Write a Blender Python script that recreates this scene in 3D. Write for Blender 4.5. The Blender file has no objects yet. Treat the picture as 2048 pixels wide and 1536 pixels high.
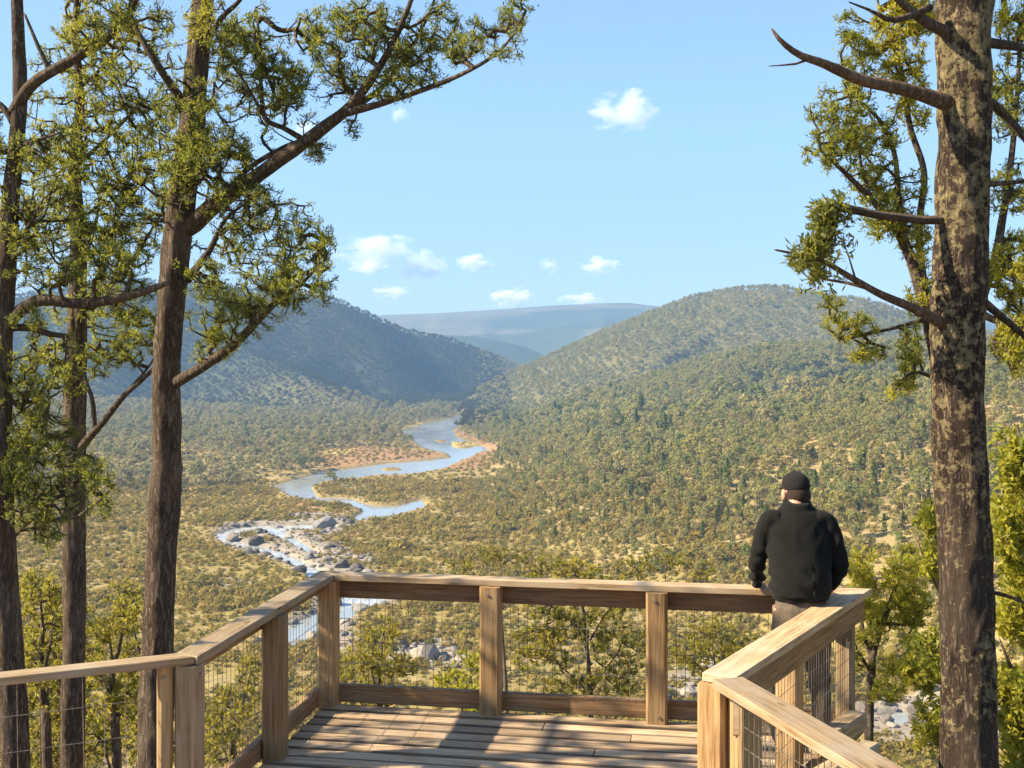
import bpy, bmesh, math, random
import numpy as np
from mathutils import Vector, Matrix

R = math.radians
S = bpy.context.scene
COL = S.collection
rng = np.random.default_rng(11)
random.seed(11)

# ------------------------------------------------------------------ camera, sky, sun, exposure
F = 2300.0          # focal length in pixels of a 2048 px wide picture
HY = 720.0          # picture row of the horizon
EYE = 2.5           # eye height above the deck boards (the deck is z = 0)
cam = bpy.data.cameras.new('camera')
camo = bpy.data.objects.new('camera', cam)
COL.objects.link(camo)
camo.location = (0, 0, EYE)
camo.rotation_euler = (R(90), 0, 0)
cam.sensor_width = 36
cam.lens = 36 * F / 2048
cam.shift_y = -48 / 2048
cam.clip_start = 0.05
cam.clip_end = 60000
S.camera = camo
SUN_AZ, SUN_EL = -96.0, 36.0
w = bpy.data.worlds.new("World")
S.world = w
w.use_nodes = True
bg = w.node_tree.nodes['Background']
sky = w.node_tree.nodes.new('ShaderNodeTexSky')
sky.sky_type = 'NISHITA'
sky.sun_disc = False
sky.sun_elevation = R(SUN_EL)
sky.sun_rotation = R(SUN_AZ)
sky.altitude = 500
sky.air_density = 1.0
sky.dust_density = 1.0
sky.ozone_density = 2.6
w.node_tree.links.new(sky.outputs[0], bg.inputs[0])
bg.inputs[1].default_value = 0.053
sl = bpy.data.lights.new('sun', 'SUN')
sl.energy = 5.0
sl.angle = R(0.5)
sl.color = (1.0, 0.85, 0.60)
so = bpy.data.objects.new('sun', sl)
COL.objects.link(so)
az, el = R(SUN_AZ), R(SUN_EL)
sdir = Vector((math.sin(az) * math.cos(el), math.cos(az) * math.cos(el), math.sin(el)))
so.rotation_euler = sdir.to_track_quat('Z', 'Y').to_euler()
so.location = sdir * 50
S.view_settings.view_transform = 'Standard'
S.view_settings.look = 'None'
S.view_settings.gamma = 1
S.view_settings.exposure = 1.88
S.view_settings.use_curve_mapping = False
S.render.engine = 'CYCLES'
S.cycles.max_bounces = 14
S.cycles.diffuse_bounces = 3
S.cycles.transmission_bounces = 4
S.cycles.volume_bounces = 14
S.cycles.transparent_max_bounces = 8
S.cycles.use_denoising = True


# ------------------------------------------------------------------ helpers
def P(px, py, d):
    """a picture pixel at distance d in front of the camera -> world point"""
    return np.array([(px - 1024) / F * d, d, EYE - (py - HY) / F * d])


def tag(o, label=None, cat=None, group=None, kind=None):
    if label: o['label'] = label
    if cat: o['category'] = cat
    if group: o['group'] = group
    if kind: o['kind'] = kind
    return o


def empty(name, loc):
    o = bpy.data.objects.new(name, None)
    o.location = loc
    o.empty_display_size = 0.2
    COL.objects.link(o)
    return o


def link(name, me, parent=None, mat=None):
    o = bpy.data.objects.new(name, me)
    COL.objects.link(o)
    if mat is not None and not me.materials:
        me.materials.append(mat)
    if parent is not None:
        o.parent = parent
        o.matrix_parent_inverse = Matrix.Translation(-Vector(parent.location)) if parent.type == 'EMPTY' and not parent.parent else Matrix.Identity(4)
    return o


def mesh_np(name, verts, faces, smooth=False, mats=None, mat_idx=None, attrs=None):
    """faces: (n,k) int array, k = 3 or 4"""
    verts = np.asarray(verts, np.float32)
    faces = np.asarray(faces, np.int32)
    me = bpy.data.meshes.new(name)
    n, k = faces.shape
    me.vertices.add(len(verts))
    me.vertices.foreach_set('co', verts.ravel())
    me.loops.add(n * k)
    me.loops.foreach_set('vertex_index', faces.ravel())
    me.polygons.add(n)
    me.polygons.foreach_set('loop_start', np.arange(0, n * k, k, dtype=np.int32))
    if smooth:
        me.polygons.foreach_set('use_smooth', np.ones(n, bool))
    for m in (mats or []):
        me.materials.append(m)
    if mat_idx is not None:
        me.polygons.foreach_set('material_index', np.asarray(mat_idx, np.int32))
    for an, arr in (attrs or {}).items():
        arr = np.asarray(arr, np.float32)
        if arr.ndim == 1:
            a = me.attributes.new(an, 'FLOAT', 'POINT')
            a.data.foreach_set('value', arr)
        else:
            a = me.attributes.new(an, 'FLOAT_COLOR', 'POINT')
            c = np.ones((len(arr), 4), np.float32)
            c[:, :3] = arr
            a.data.foreach_set('color', c.ravel())
    me.update(calc_edges=True)
    me.validate()
    return me


def hash2(ix, iy, seed):
    h = (ix.astype(np.int64) * 374761393 + iy.astype(np.int64) * 668265263 + seed * 1442695041) & 0xffffffff
    h = ((h ^ (h >> 13)) * 1274126177) & 0xffffffff
    h = h ^ (h >> 16)
    return (h & 0xffffff) / float(0xffffff)


def vnoise(x, y, seed=0):
    x = np.asarray(x, float); y = np.asarray(y, float)
    ix = np.floor(x); iy = np.floor(y)
    fx = x - ix; fy = y - iy
    fx = fx * fx * (3 - 2 * fx); fy = fy * fy * (3 - 2 * fy)
    a = hash2(ix, iy, seed); b = hash2(ix + 1, iy, seed)
    c = hash2(ix, iy + 1, seed); d = hash2(ix + 1, iy + 1, seed)
    return (a * (1 - fx) + b * fx) * (1 - fy) + (c * (1 - fx) + d * fx) * fy


def fbm(x, y, oct=4, seed=0):
    s = 0; a = 0.5; t = 0
    for i in range(oct):
        s = s + a * vnoise(x * 2 ** i, y * 2 ** i, seed + i * 17)
        t += a
        a *= 0.5
    return s / t


def sstep(a, b, x):
    t = np.clip((x - a) / (b - a), 0, 1)
    return t * t * (3 - 2 * t)


def smax(a, b, k):
    h = np.clip(0.5 + 0.5 * (a - b) / k, 0, 1)
    return b + (a - b) * h + k * h * (1 - h)


# ------------------------------------------------------------------ materials
def newmat(name):
    m = bpy.data.materials.new(name)
    m.use_nodes = True
    nt = m.node_tree
    nt.nodes.clear()
    out = nt.nodes.new('ShaderNodeOutputMaterial')
    return m, nt, out


class NB:
    """tiny node builder"""
    def __init__(s, nt): s.nt = nt
    def n(s, t, **kw):
        nd = s.nt.nodes.new(t)
        for k, v in kw.items():
            setattr(nd, k, v)
        return nd
    def l(s, a, b): s.nt.links.new(a, b)
    def ramp(s, fac, stops, interp='LINEAR'):
        r = s.n('ShaderNodeValToRGB')
        r.color_ramp.interpolation = interp
        els = r.color_ramp.elements
        while len(els) < len(stops): els.new(0.5)
        for e, (p, c) in zip(els, stops):
            e.position = p
            e.color = (*c, 1) if len(c) == 3 else c
        s.l(fac, r.inputs[0])
        return r.outputs[0]
    def mix(s, fac, a, b, mode='MIX'):
        m = s.n('ShaderNodeMix', data_type='RGBA', blend_type=mode)
        for sock, v in ((m.inputs[0], fac), (m.inputs[6], a), (m.inputs[7], b)):
            if hasattr(v, 'node'): s.l(v, sock)
            elif isinstance(v, (int, float)): sock.default_value = v
            else: sock.default_value = (*v, 1)
        return m.outputs[2]
    def math(s, op, a, b=0.0, c=None, clamp=False):
        m = s.n('ShaderNodeMath', operation=op, use_clamp=clamp)
        for i, v in enumerate((a, b, c)):
            if v is None: continue
            if hasattr(v, 'node'): s.l(v, m.inputs[i])
            else: m.inputs[i].default_value = v
        return m.outputs[0]
    def noise(s, vec, scale, detail=4, rough=0.55, lac=2.0):
        t = s.n('ShaderNodeTexNoise')
        t.inputs['Scale'].default_value = scale
        t.inputs['Detail'].default_value = detail
        t.inputs['Roughness'].default_value = rough
        if vec is not None: s.l(vec, t.inputs['Vector'])
        return t.outputs[0]
    def mapping(s, vec, scale=(1, 1, 1), loc=None):
        m = s.n('ShaderNodeMapping')
        m.inputs['Scale'].default_value = scale
        if loc is not None:
            if hasattr(loc, 'node'): s.l(loc, m.inputs['Location'])
            else: m.inputs['Location'].default_value = loc
        s.l(vec, m.inputs['Vector'])
        return m.outputs[0]
    def bump(s, h, strength=0.5, dist=0.02):
        b = s.n('ShaderNodeBump')
        b.inputs['Strength'].default_value = strength
        b.inputs['Distance'].default_value = dist
        s.l(h, b.inputs['Height'])
        return b.outputs[0]
    def bsdf(s, col, rough=0.85, normal=None, spec=0.3):
        p = s.n('ShaderNodeBsdfPrincipled')
        if hasattr(col, 'node'): s.l(col, p.inputs['Base Color'])
        else: p.inputs['Base Color'].default_value = (*col, 1)
        if hasattr(rough, 'node'): s.l(rough, p.inputs['Roughness'])
        else: p.inputs['Roughness'].default_value = rough
        p.inputs['Specular IOR Level'].default_value = spec
        if normal is not None: s.l(normal, p.inputs['Normal'])
        return p.outputs[0]


def mat_wood(name, dark, mid, light, wear=(0.36, 0.32, 0.27), wear_amt=0.4, edge=0.0):
    m, nt, out = newmat(name)
    b = NB(nt)
    tc = b.n('ShaderNodeTexCoord')
    oi = b.n('ShaderNodeObjectInfo')
    off = b.n('ShaderNodeCombineXYZ')
    b.l(b.math('MULTIPLY', oi.outputs['Random'], 37.0), off.inputs[0])
    b.l(b.math('MULTIPLY', oi.outputs['Random'], 91.0), off.inputs[1])
    v = b.mapping(tc.outputs['Object'], (1, 1, 1), off.outputs[0])
    grain = b.noise(b.mapping(v, (1.6, 34, 34)), 1.5, 5, 0.65)
    fine = b.noise(b.mapping(v, (5, 160, 160)), 1.0, 3, 0.6)
    blot = b.noise(v, 3.2, 4, 0.6)
    g = b.math('ADD', b.math('MULTIPLY', grain, 0.65), b.math('MULTIPLY', fine, 0.35))
    c = b.ramp(g, [(0.36, dark), (0.50, mid), (0.63, light)])
    wm = b.ramp(blot, [(0.42, (0, 0, 0)), (0.68, (wear_amt,) * 3)])
    c = b.mix(wm, c, wear)
    # knots
    vo = b.n('ShaderNodeTexVoronoi')
    vo.inputs['Scale'].default_value = 1.0
    b.l(b.mapping(v, (2.3, 7, 7)), vo.inputs['Vector'])
    kn = b.ramp(vo.outputs['Distance'], [(0.04, (0.8,) * 3), (0.13, (0, 0, 0))])
    c = b.mix(kn, c, tuple(x * 0.5 for x in dark))
    if edge:
        sp = b.n('ShaderNodeSeparateXYZ'); b.l(tc.outputs['Object'], sp.inputs[0])
        ey = b.math('ADD', b.math('ABSOLUTE', sp.outputs[1]), b.math('MULTIPLY', b.math('SUBTRACT', blot, 0.5), 0.012))
        c = b.mix(b.ramp(b.math('MULTIPLY', ey, 10.0), [(0.50, (0, 0, 0)), (0.585, (edge,) * 3)]), c, (0.035, 0.026, 0.018))
    tone = b.math('MULTIPLY_ADD', oi.outputs['Random'], 0.5, 0.60)
    mm = b.n('ShaderNodeVectorMath', operation='SCALE')
    b.l(c, mm.inputs[0]); b.l(tone, mm.inputs['Scale'])
    nrm = b.bump(g, 0.55, 0.006)
    b.l(b.bsdf(mm.outputs[0], 0.72, nrm, 0.35), out.inputs[0])
    return m


M = {}
M['rail'] = mat_wood('weathered_timber', (0.22, 0.135, 0.065), (0.43, 0.295, 0.16), (0.58, 0.42, 0.25), (0.52, 0.45, 0.35), 0.6)
M['post'] = mat_wood('post_timber', (0.15, 0.08, 0.03), (0.34, 0.20, 0.085), (0.48, 0.31, 0.15), (0.36, 0.28, 0.17), 0.4)
M['beam'] = mat_wood('beam_timber', (0.11, 0.055, 0.022), (0.27, 0.15, 0.065), (0.42, 0.26, 0.13), (0.34, 0.25, 0.15), 0.35)
M['deck'] = mat_wood('deck_timber', (0.18, 0.11, 0.06), (0.45, 0.30, 0.175), (0.62, 0.45, 0.28), (0.54, 0.44, 0.32), 0.55, 0.7)


def mat_wire():
    m, nt, out = newmat('galvanised_wire')
    b = NB(nt)
    p = b.n('ShaderNodeBsdfPrincipled')
    tc = b.n('ShaderNodeTexCoord')
    c = b.ramp(b.noise(tc.outputs['Object'], 9, 2), [(0.35, (0.13, 0.10, 0.075)), (0.65, (0.32, 0.30, 0.26))])
    b.l(c, p.inputs['Base Color'])
    p.inputs['Metallic'].default_value = 0.6
    p.inputs['Roughness'].default_value = 0.5
    b.l(p.outputs[0], out.inputs[0])
    return m


M['wire'] = mat_wire()


def mat_bark(name, dark, mid, light, lichen=None, lichen_lo=0.55, lichen_hi=0.62, vscale=1.0, zl=0.0):
    m, nt, out = newmat(name)
    b = NB(nt)
    tc = b.n('ShaderNodeTexCoord')
    v = tc.outputs['Object']
    warp = b.noise(v, 4.0, 3)
    wv = b.n('ShaderNodeVectorMath', operation='ADD')
    ws = b.n('ShaderNodeCombineXYZ')
    b.l(b.math('MULTIPLY', warp, 0.10), ws.inputs[0]); b.l(b.math('MULTIPLY', warp, 0.07), ws.inputs[1])
    b.l(v, wv.inputs[0]); b.l(ws.outputs[0], wv.inputs[1])
    st = b.mapping(wv.outputs[0], (19 * vscale, 19 * vscale, 2.1 * vscale))
    r1 = b.math('ABSOLUTE', b.math('SUBTRACT', b.noise(st, 1.0, 8, 0.72), 0.5))
    st2 = b.mapping(wv.outputs[0], (44 * vscale, 44 * vscale, 6.5 * vscale))
    r2 = b.math('ABSOLUTE', b.math('SUBTRACT', b.noise(st2, 1.0, 6, 0.7), 0.5))
    fis = b.math('MULTIPLY', b.ramp(r1, [(0.0, (0.10,) * 3), (0.075, (1, 1, 1))]), b.ramp(r2, [(0.0, (0.45,) * 3), (0.08, (1, 1, 1))]))
    gr = b.noise(b.mapping(v, (60, 60, 14)), 1.0, 4, 0.65)
    h = b.math('ADD', b.math('MULTIPLY', fis, 0.6), b.math('MULTIPLY', gr, 0.5))
    c = b.ramp(h, [(0.16, dark), (0.50, mid), (0.85, light)])
    big = b.noise(v, 2.2, 3)
    c = b.mix(b.ramp(big, [(0.45, (0, 0, 0)), (0.7, (0.3,) * 3)]), c, light)
    hh = h
    if lichen is not None:
        ln = b.noise(v, 19.0, 8, 0.72)
        l2 = b.noise(v, 1.5, 2, 0.5)
        lm = b.math('ADD', b.math('MULTIPLY', ln, 0.75), b.math('MULTIPLY', l2, 0.35))
        if zl:
            sx = b.n('ShaderNodeSeparateXYZ'); b.l(v, sx.inputs[0])
            lm = b.math('ADD', lm, b.math('MULTIPLY', sx.outputs[2], zl))
        lf = b.ramp(lm, [(lichen_lo, (0, 0, 0)), (lichen_hi, (1, 1, 1))])
        lt = b.noise(v, 40, 3)
        lc = b.ramp(lt, [(0.35, tuple(x * 0.55 for x in lichen)), (0.6, lichen)])
        c = b.mix(b.math('MULTIPLY', lf, b.math('MULTIPLY_ADD', fis, 0.5, 0.5)), c, lc)
        hh = b.math('ADD', h, b.math('MULTIPLY', lf, b.math('MULTIPLY', lt, 0.9)))
    nrm = b.bump(hh, 0.9, 0.02)
    b.l(b.bsdf(c, 0.95, nrm, 0.1), out.inputs[0])
    return m


M['bark_left'] = mat_bark('furrowed_brown_bark', (0.026, 0.018, 0.014), (0.115, 0.083, 0.063), (0.28, 0.215, 0.165), (0.36, 0.31, 0.21), 0.635, 0.66, 1.5, 0.0)
M['bark_right'] = mat_bark('lichen_covered_bark', (0.015, 0.011, 0.009), (0.052, 0.037, 0.029), (0.16, 0.12, 0.09), (0.42, 0.335, 0.18), 0.612, 0.635, 1.35, 0.013)
M['bark_branch'] = mat_bark('branch_bark', (0.035, 0.025, 0.02), (0.13, 0.098, 0.074), (0.28, 0.22, 0.165), None, vscale=1.6)
M['bark_dead'] = mat_bark('dead_branch_wood', (0.06, 0.035, 0.022), (0.22, 0.14, 0.09), (0.36, 0.26, 0.18), None, vscale=1.6)


def mat_leaf(name, c_dark, c_mid, c_bright, trans=(0.46, 0.44, 0.04), tfac=0.55):
    """near foliage: every spray has its own tone (an attribute), leaves let light through"""
    m, nt, out = newmat(name)
    b = NB(nt)
    at = b.n('ShaderNodeAttribute', attribute_name='tone')
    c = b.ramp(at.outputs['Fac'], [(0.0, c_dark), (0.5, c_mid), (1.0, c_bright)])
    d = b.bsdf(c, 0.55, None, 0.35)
    t = b.n('ShaderNodeBsdfTranslucent')
    tcx = b.mix(0.5, c, trans)
    b.l(tcx, t.inputs['Color'])
    mx = b.n('ShaderNodeMixShader')
    mx.inputs[0].default_value = tfac
    b.l(d, mx.inputs[1]); b.l(t.outputs[0], mx.inputs[2])
    b.l(mx.outputs[0], out.inputs[0])
    return m


M['leaf_pine'] = mat_leaf('cypress_foliage', (0.06, 0.10, 0.035), (0.165, 0.205, 0.05), (0.40, 0.37, 0.055))
M['leaf_olive'] = mat_leaf('olive_foliage', (0.08, 0.085, 0.03), (0.19, 0.165, 0.045), (0.30, 0.24, 0.055))
M['leaf_gum'] = mat_leaf('gum_foliage', (0.06, 0.085, 0.03), (0.14, 0.15, 0.04), (0.25, 0.22, 0.045))
M['leaf_bright'] = mat_leaf('bright_young_foliage', (0.09, 0.125, 0.03), (0.26, 0.265, 0.04), (0.42, 0.38, 0.045), (0.6, 0.55, 0.035), 0.55)
M['leaf_shrub'] = mat_leaf('shrub_foliage', (0.08, 0.09, 0.028), (0.22, 0.195, 0.04), (0.38, 0.30, 0.05))


def mat_bush(name, cols, ncol=0.25, tfac=0.55):
    """distant trees and shrubs: one tone per plant plus a little variation inside"""
    m, nt, out = newmat(name)
    b = NB(nt)
    oi = b.n('ShaderNodeObjectInfo')
    tc = b.n('ShaderNodeTexCoord')
    n = len(cols)
    c = b.ramp(oi.outputs['Random'], [(i / (n - 1), cols[i]) for i in range(n)])
    ns = b.noise(tc.outputs['Object'], 1.1, 3)
    k = b.math('MULTIPLY_ADD', ns, 1.1, 0.45)
    mm = b.n('ShaderNodeVectorMath', operation='SCALE')
    b.l(c, mm.inputs[0]); b.l(k, mm.inputs['Scale'])
    d = b.n('ShaderNodeBsdfDiffuse')
    b.l(mm.outputs[0], d.inputs[0])
    t = b.n('ShaderNodeBsdfTranslucent')
    b.l(mm.outputs[0], t.inputs[0])
    mx = b.n('ShaderNodeMixShader')
    mx.inputs[0].default_value = tfac
    b.l(d.outputs[0], mx.inputs[1]); b.l(t.outputs[0], mx.inputs[2])
    b.l(mx.outputs[0], out.inputs[0])
    return m


M['far_gum'] = mat_bush('gum_crown', [(0.30, 0.285, 0.08), (0.39, 0.335, 0.105), (0.20, 0.235, 0.065), (0.42, 0.36, 0.14), (0.26, 0.275, 0.09)])
M['far_cypress'] = mat_bush('cypress_crown', [(0.13, 0.16, 0.035), (0.19, 0.20, 0.045), (0.11, 0.14, 0.035)])
M['far_river'] = mat_bush('river_gum_crown', [(0.30, 0.27, 0.11), (0.36, 0.31, 0.14), (0.24, 0.25, 0.10), (0.40, 0.34, 0.17)])
M['far_shrub'] = mat_bush('heath_shrub', [(0.3, 0.235, 0.05), (0.35, 0.265, 0.065), (0.21, 0.195, 0.05), (0.38, 0.28, 0.085), (0.27, 0.23, 0.065)])
M['far_hill_shade'] = mat_bush('hill_crown_shade', [(0.075, 0.085, 0.035), (0.1, 0.1, 0.042), (0.06, 0.07, 0.032)])  # low crown tones carry the shade of the left mountain and the gullies


def simple(name, c, rough=0.9, sc=8, var=0.3, bump=0.3):
    m, nt, out = newmat(name)
    b = NB(nt)
    tc = b.n('ShaderNodeTexCoord')
    ns = b.noise(tc.outputs['Object'], sc, 5, 0.6)
    cc = b.ramp(ns, [(0.3, tuple(x * (1 - var) for x in c)), (0.7, tuple(min(1, x * (1 + var)) for x in c))])
    b.l(b.bsdf(cc, rough, b.bump(ns, bump, 0.02), 0.2), out.inputs[0])
    return m


M['far_trunk'] = simple('pale_gum_trunk', (0.28, 0.24, 0.19))


def mat_rock():
    m, nt, out = newmat('river_granite')
    b = NB(nt)
    tc = b.n('ShaderNodeTexCoord')
    oi = b.n('ShaderNodeObjectInfo')
    base = b.ramp(oi.outputs['Random'], [(0.0, (0.07, 0.06, 0.052)), (0.35, (0.15, 0.13, 0.112)), (0.7, (0.30, 0.26, 0.215)), (1.0, (0.15, 0.155, 0.16))])
    ns = b.noise(tc.outputs['Object'], 2.5, 5, 0.65)
    k = b.math('MULTIPLY_ADD', ns, 1.0, 0.5)
    mm = b.n('ShaderNodeVectorMath', operation='SCALE')
    b.l(base, mm.inputs[0]); b.l(k, mm.inputs['Scale'])
    b.l(b.bsdf(mm.outputs[0], 0.9, b.bump(ns, 0.5, 0.2), 0.2), out.inputs[0])
    return m


M['rock'] = mat_rock()


def mat_ground():
    m, nt, out = newmat('valley_ground')
    b = NB(nt)
    at = b.n('ShaderNodeAttribute', attribute_name='tint')
    geo = b.n('ShaderNodeNewGeometry')
    n1 = b.noise(geo.outputs['Position'], 0.35, 6, 0.65)
    n2 = b.noise(geo.outputs['Position'], 0.012, 6, 0.7)
    k = b.math('ADD', b.math('MULTIPLY_ADD', n1, 1.0, 0.3), b.math('MULTIPLY_ADD', n2, 1.1, -0.35))
    mm = b.n('ShaderNodeVectorMath', operation='SCALE')
    b.l(at.outputs['Color'], mm.inputs[0]); b.l(k, mm.inputs['Scale'])
    b.l(b.bsdf(mm.outputs[0], 0.97, b.bump(n1, 0.6, 0.6), 0.05), out.inputs[0])
    return m


M['ground'] = mat_ground()


def mat_water():
    m, nt, out = newmat('river_water')
    b = NB(nt)
    geo = b.n('ShaderNodeNewGeometry')
    v = b.mapping(geo.outputs['Position'], (0.5, 0.16, 1))
    n1 = b.noise(v, 1.3, 4, 0.6)
    v2 = b.mapping(geo.outputs['Position'], (0.05, 0.02, 1))
    n2 = b.noise(v2, 1.0, 3, 0.5)
    p = b.n('ShaderNodeBsdfPrincipled')
    p.inputs['Base Color'].default_value = (0.26, 0.285, 0.29, 1)
    b.l(b.ramp(n2, [(0.35, (0.04,) * 3), (0.65, (0.14,) * 3)]), p.inputs['Roughness'])
    p.inputs['IOR'].default_value = 1.33
    b.l(b.bump(n1, 0.07, 0.2), p.inputs['Normal'])
    # broken white water where the rapids run
    at = b.n('ShaderNodeAttribute', attribute_name='foam')
    fn = b.noise(b.mapping(geo.outputs['Position'], (0.9, 0.35, 1)), 1.0, 5, 0.7)
    ff = b.math('MULTIPLY', b.math('ADD', fn, b.math('MULTIPLY_ADD', at.outputs['Fac'], 0.42, -0.84)), 3.5, clamp=True)
    d = b.n('ShaderNodeBsdfDiffuse')
    d.inputs[0].default_value = (0.50, 0.50, 0.49, 1)
    mx = b.n('ShaderNodeMixShader')
    b.l(ff, mx.inputs[0]); b.l(p.outputs[0], mx.inputs[1]); b.l(d.outputs[0], mx.inputs[2])
    b.l(mx.outputs[0], out.inputs[0])
    return m


M['water'] = mat_water()

# ------------------------------------------------------------------ terrain
ZF = EYE - 60.0            # river level


def floor_pt(px, py, z=ZF):
    d = F * (EYE - z) / (py - HY)
    return ((px - 1024) / F * d, d)


def poly(pts, z=ZF):
    return np.array([floor_pt(x, y, z) for x, y in pts])


WATER = [poly(q) for q in (
    [(921, 829), (905, 836), (870, 843), (842, 850), (804, 863), (828, 874), (838, 890), (862, 901), (897, 908),
     (905, 915), (859, 920), (773, 927), (712, 936), (647, 944), (613, 954), (568, 966), (546, 972), (562, 982),
     (585, 994), (613, 1000), (636, 998), (620, 975), (644, 964), (691, 961), (746, 952), (797, 951), (842, 946),
     (886, 937), (912, 925), (941, 913), (952, 906), (972, 903), (976, 895), (955, 890), (927, 881), (908, 873),
     (903, 861), (914, 850), (925, 832)],
    [(636, 996), (667, 995), (705, 998), (722, 1007), (763, 1013), (797, 1012), (842, 1000), (850, 1014), (808, 1026),
     (760, 1040), (719, 1043), (710, 1034), (730, 1023), (702, 1011), (672, 1008), (640, 1003)],
    [(719, 1042), (690, 1050), (640, 1049), (580, 1052), (520, 1052), (470, 1058), (436, 1068), (432, 1078), (450, 1080), (470, 1070), (500, 1064),
     (540, 1066), (556, 1078), (572, 1076), (566, 1064), (600, 1060), (650, 1060), (700, 1054)],
    [(436, 1076), (462, 1092), (500, 1100), (530, 1106), (570, 1122), (610, 1145), (650, 1166), (672, 1160), (634, 1140), (600, 1122), (560, 1104), (520, 1094), (480, 1086), (456, 1074)],
    [(556, 1070), (590, 1090), (620, 1106), (640, 1108), (610, 1092), (580, 1072)],
    [(612, 1140), (640, 1185), (655, 1215), (620, 1235), (560, 1262), (545, 1290), (590, 1292), (640, 1272), (690, 1245), (712, 1225), (790, 1205), (760, 1192), (700, 1190), (655, 1160)],
    [(1765, 1440), (1800, 1426), (1850, 1430), (1985, 1434), (1970, 1446), (1850, 1446), (1800, 1450)],
)]
FOAMY = [2, 3, 4, 5]
ROCKY = [poly(q) for q in (
    [(425, 1058), (560, 1036), (640, 1030), (690, 1040), (690, 1066), (640, 1085), (700, 1105), (760, 1118), (730, 1150), (700, 1160), (640, 1165), (560, 1128), (470, 1102)],
    [(790, 1096), (840, 1092), (835, 1112), (800, 1118)],
    [(655, 1180), (760, 1186), (800, 1200), (790, 1215), (720, 1225), (700, 1262), (725, 1290), (715, 1315), (655, 1318), (640, 1280), (570, 1308), (530, 1290)],
    [(790, 1290), (860, 1275), (930, 1300), (930, 1345), (850, 1352), (790, 1330)],
    [(1320, 1360), (1440, 1350), (1450, 1410), (1330, 1410)],
    [(1720, 1420), (1880, 1395), (2048, 1410), (2048, 1490), (1880, 1500), (1730, 1490)],
    [(430, 1160), (510, 1165), (520, 1190), (440, 1185)],
)]
RED = [poly(q) for q in (
    [(632, 925), (640, 905), (700, 897), (790, 898), (850, 905), (895, 912), (850, 918), (770, 925), (700, 934), (650, 940)],
    [(905, 858), (935, 868), (985, 890), (1000, 905), (985, 935), (930, 945), (890, 940), (940, 915), (978, 905), (960, 885), (915, 872)],
    [(548, 1015), (600, 1008), (640, 1015), (650, 1030), (600, 1036), (550, 1034)],
    [(700, 845), (790, 852), (800, 862), (770, 866), (700, 860)],
)]
GOLD = [poly(q) for q in (
    [(540, 985), (600, 990), (560, 1000), (430, 995), (440, 984)],
    [(650, 905), (720, 900), (700, 912), (650, 916)], [(560, 962), (520, 960), (500, 966), (540, 970)],
    [(846, 995), (890, 998), (886, 1008), (862, 1030), (850, 1018)],
    [(895, 884), (950, 886), (960, 893), (900, 895)], [(800, 858), (780, 866), (840, 846), (850, 850)],
)]


def inside(pl, X, Y):
    """signed distance to a polygon (positive inside)"""
    x = X.ravel(); y = Y.ravel()
    d2 = np.full(x.shape, 1e12)
    ins = np.zeros(x.shape, bool)
    n = len(pl)
    bx0, by0 = pl.min(0) - 60; bx1, by1 = pl.max(0) + 60
    m = (x > bx0) & (x < bx1) & (y > by0) & (y < by1)
    xs = x[m]; ys = y[m]
    dd = np.full(xs.shape, 1e12); ii = np.zeros(xs.shape, bool)
    for i in range(n):
        ax, ay = pl[i]; bx, by = pl[(i + 1) % n]
        ex, ey = bx - ax, by - ay
        t = np.clip(((xs - ax) * ex + (ys - ay) * ey) / (ex * ex + ey * ey + 1e-9), 0, 1)
        dd = np.minimum(dd, (xs - ax - t * ex) ** 2 + (ys - ay - t * ey) ** 2)
        c = ((ay > ys) != (by > ys)) & (xs < (bx - ax) * (ys - ay) / (by - ay + 1e-12) + ax)
        ii ^= c
    r = np.full(x.shape, -60.0)
    sd = np.sqrt(dd)
    r[m] = np.where(ii, sd, -sd)
    return r.reshape(X.shape)


def union(polys, X, Y):
    r = np.full(X.shape, -60.0)
    for q in polys:
        r = np.maximum(r, inside(q, X, Y))
    return r


ISLES = [poly(q) for q in ([(900, 883), (945, 884), (962, 891), (930, 897), (902, 893)], [(864, 880), (886, 879), (900, 884), (876, 887)], [(922, 871), (936, 876), (930, 880), (914, 876)],
         [(760, 938), (800, 936), (806, 940), (770, 942)], [(655, 1012), (690, 1014), (684, 1018), (660, 1018)])]


def water_sd(X, Y):
    return np.minimum(union(WATER, X, Y), -union(ISLES, X, Y))


def crest(pts, X, Y, gf, gb, wd=25.0):
    """ridge: crest polyline [(px,py,dist)], slope gf towards the viewer, gb away"""
    Q = np.array([P(*p) for p in pts])
    x = X.ravel(); y = Y.ravel()
    best = np.full(x.shape, 1e12); cz = np.zeros(x.shape); front = np.zeros(x.shape)
    for a, b_ in zip(Q[:-1], Q[1:]):
        e = b_[:2] - a[:2]
        t = np.clip(((x - a[0]) * e[0] + (y - a[1]) * e[1]) / (e @ e), 0, 1)
        qx = a[0] + t * e[0]; qy = a[1] + t * e[1]
        d = (x - qx) ** 2 + (y - qy) ** 2
        m = d < best
        best = np.where(m, d, best)
        cz = np.where(m, a[2] + t * (b_[2] - a[2]), cz)
        front = np.where(m, (qy - y) / (np.sqrt(d) + 1e-6), front)
    d = np.sqrt(best)
    g = gb + (gf - gb) * sstep(-0.4, 0.4, front)
    h = cz - g * (np.sqrt(d * d + wd * wd) - wd)
    return h.reshape(X.shape)


XR_Y = np.array([0, 150, 190, 250, 320, 420, 800, 1300, 1700, 9000.0])
XR_X = np.array([110, 90, 75, 40, 10, -12, -20, -75, -60, -60.0])
C3Y = np.array([91, 146, 205, 226, 256, 290, 400.0]), np.array([820, 770, 720, 680, 640, 600, 560.0])


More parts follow.
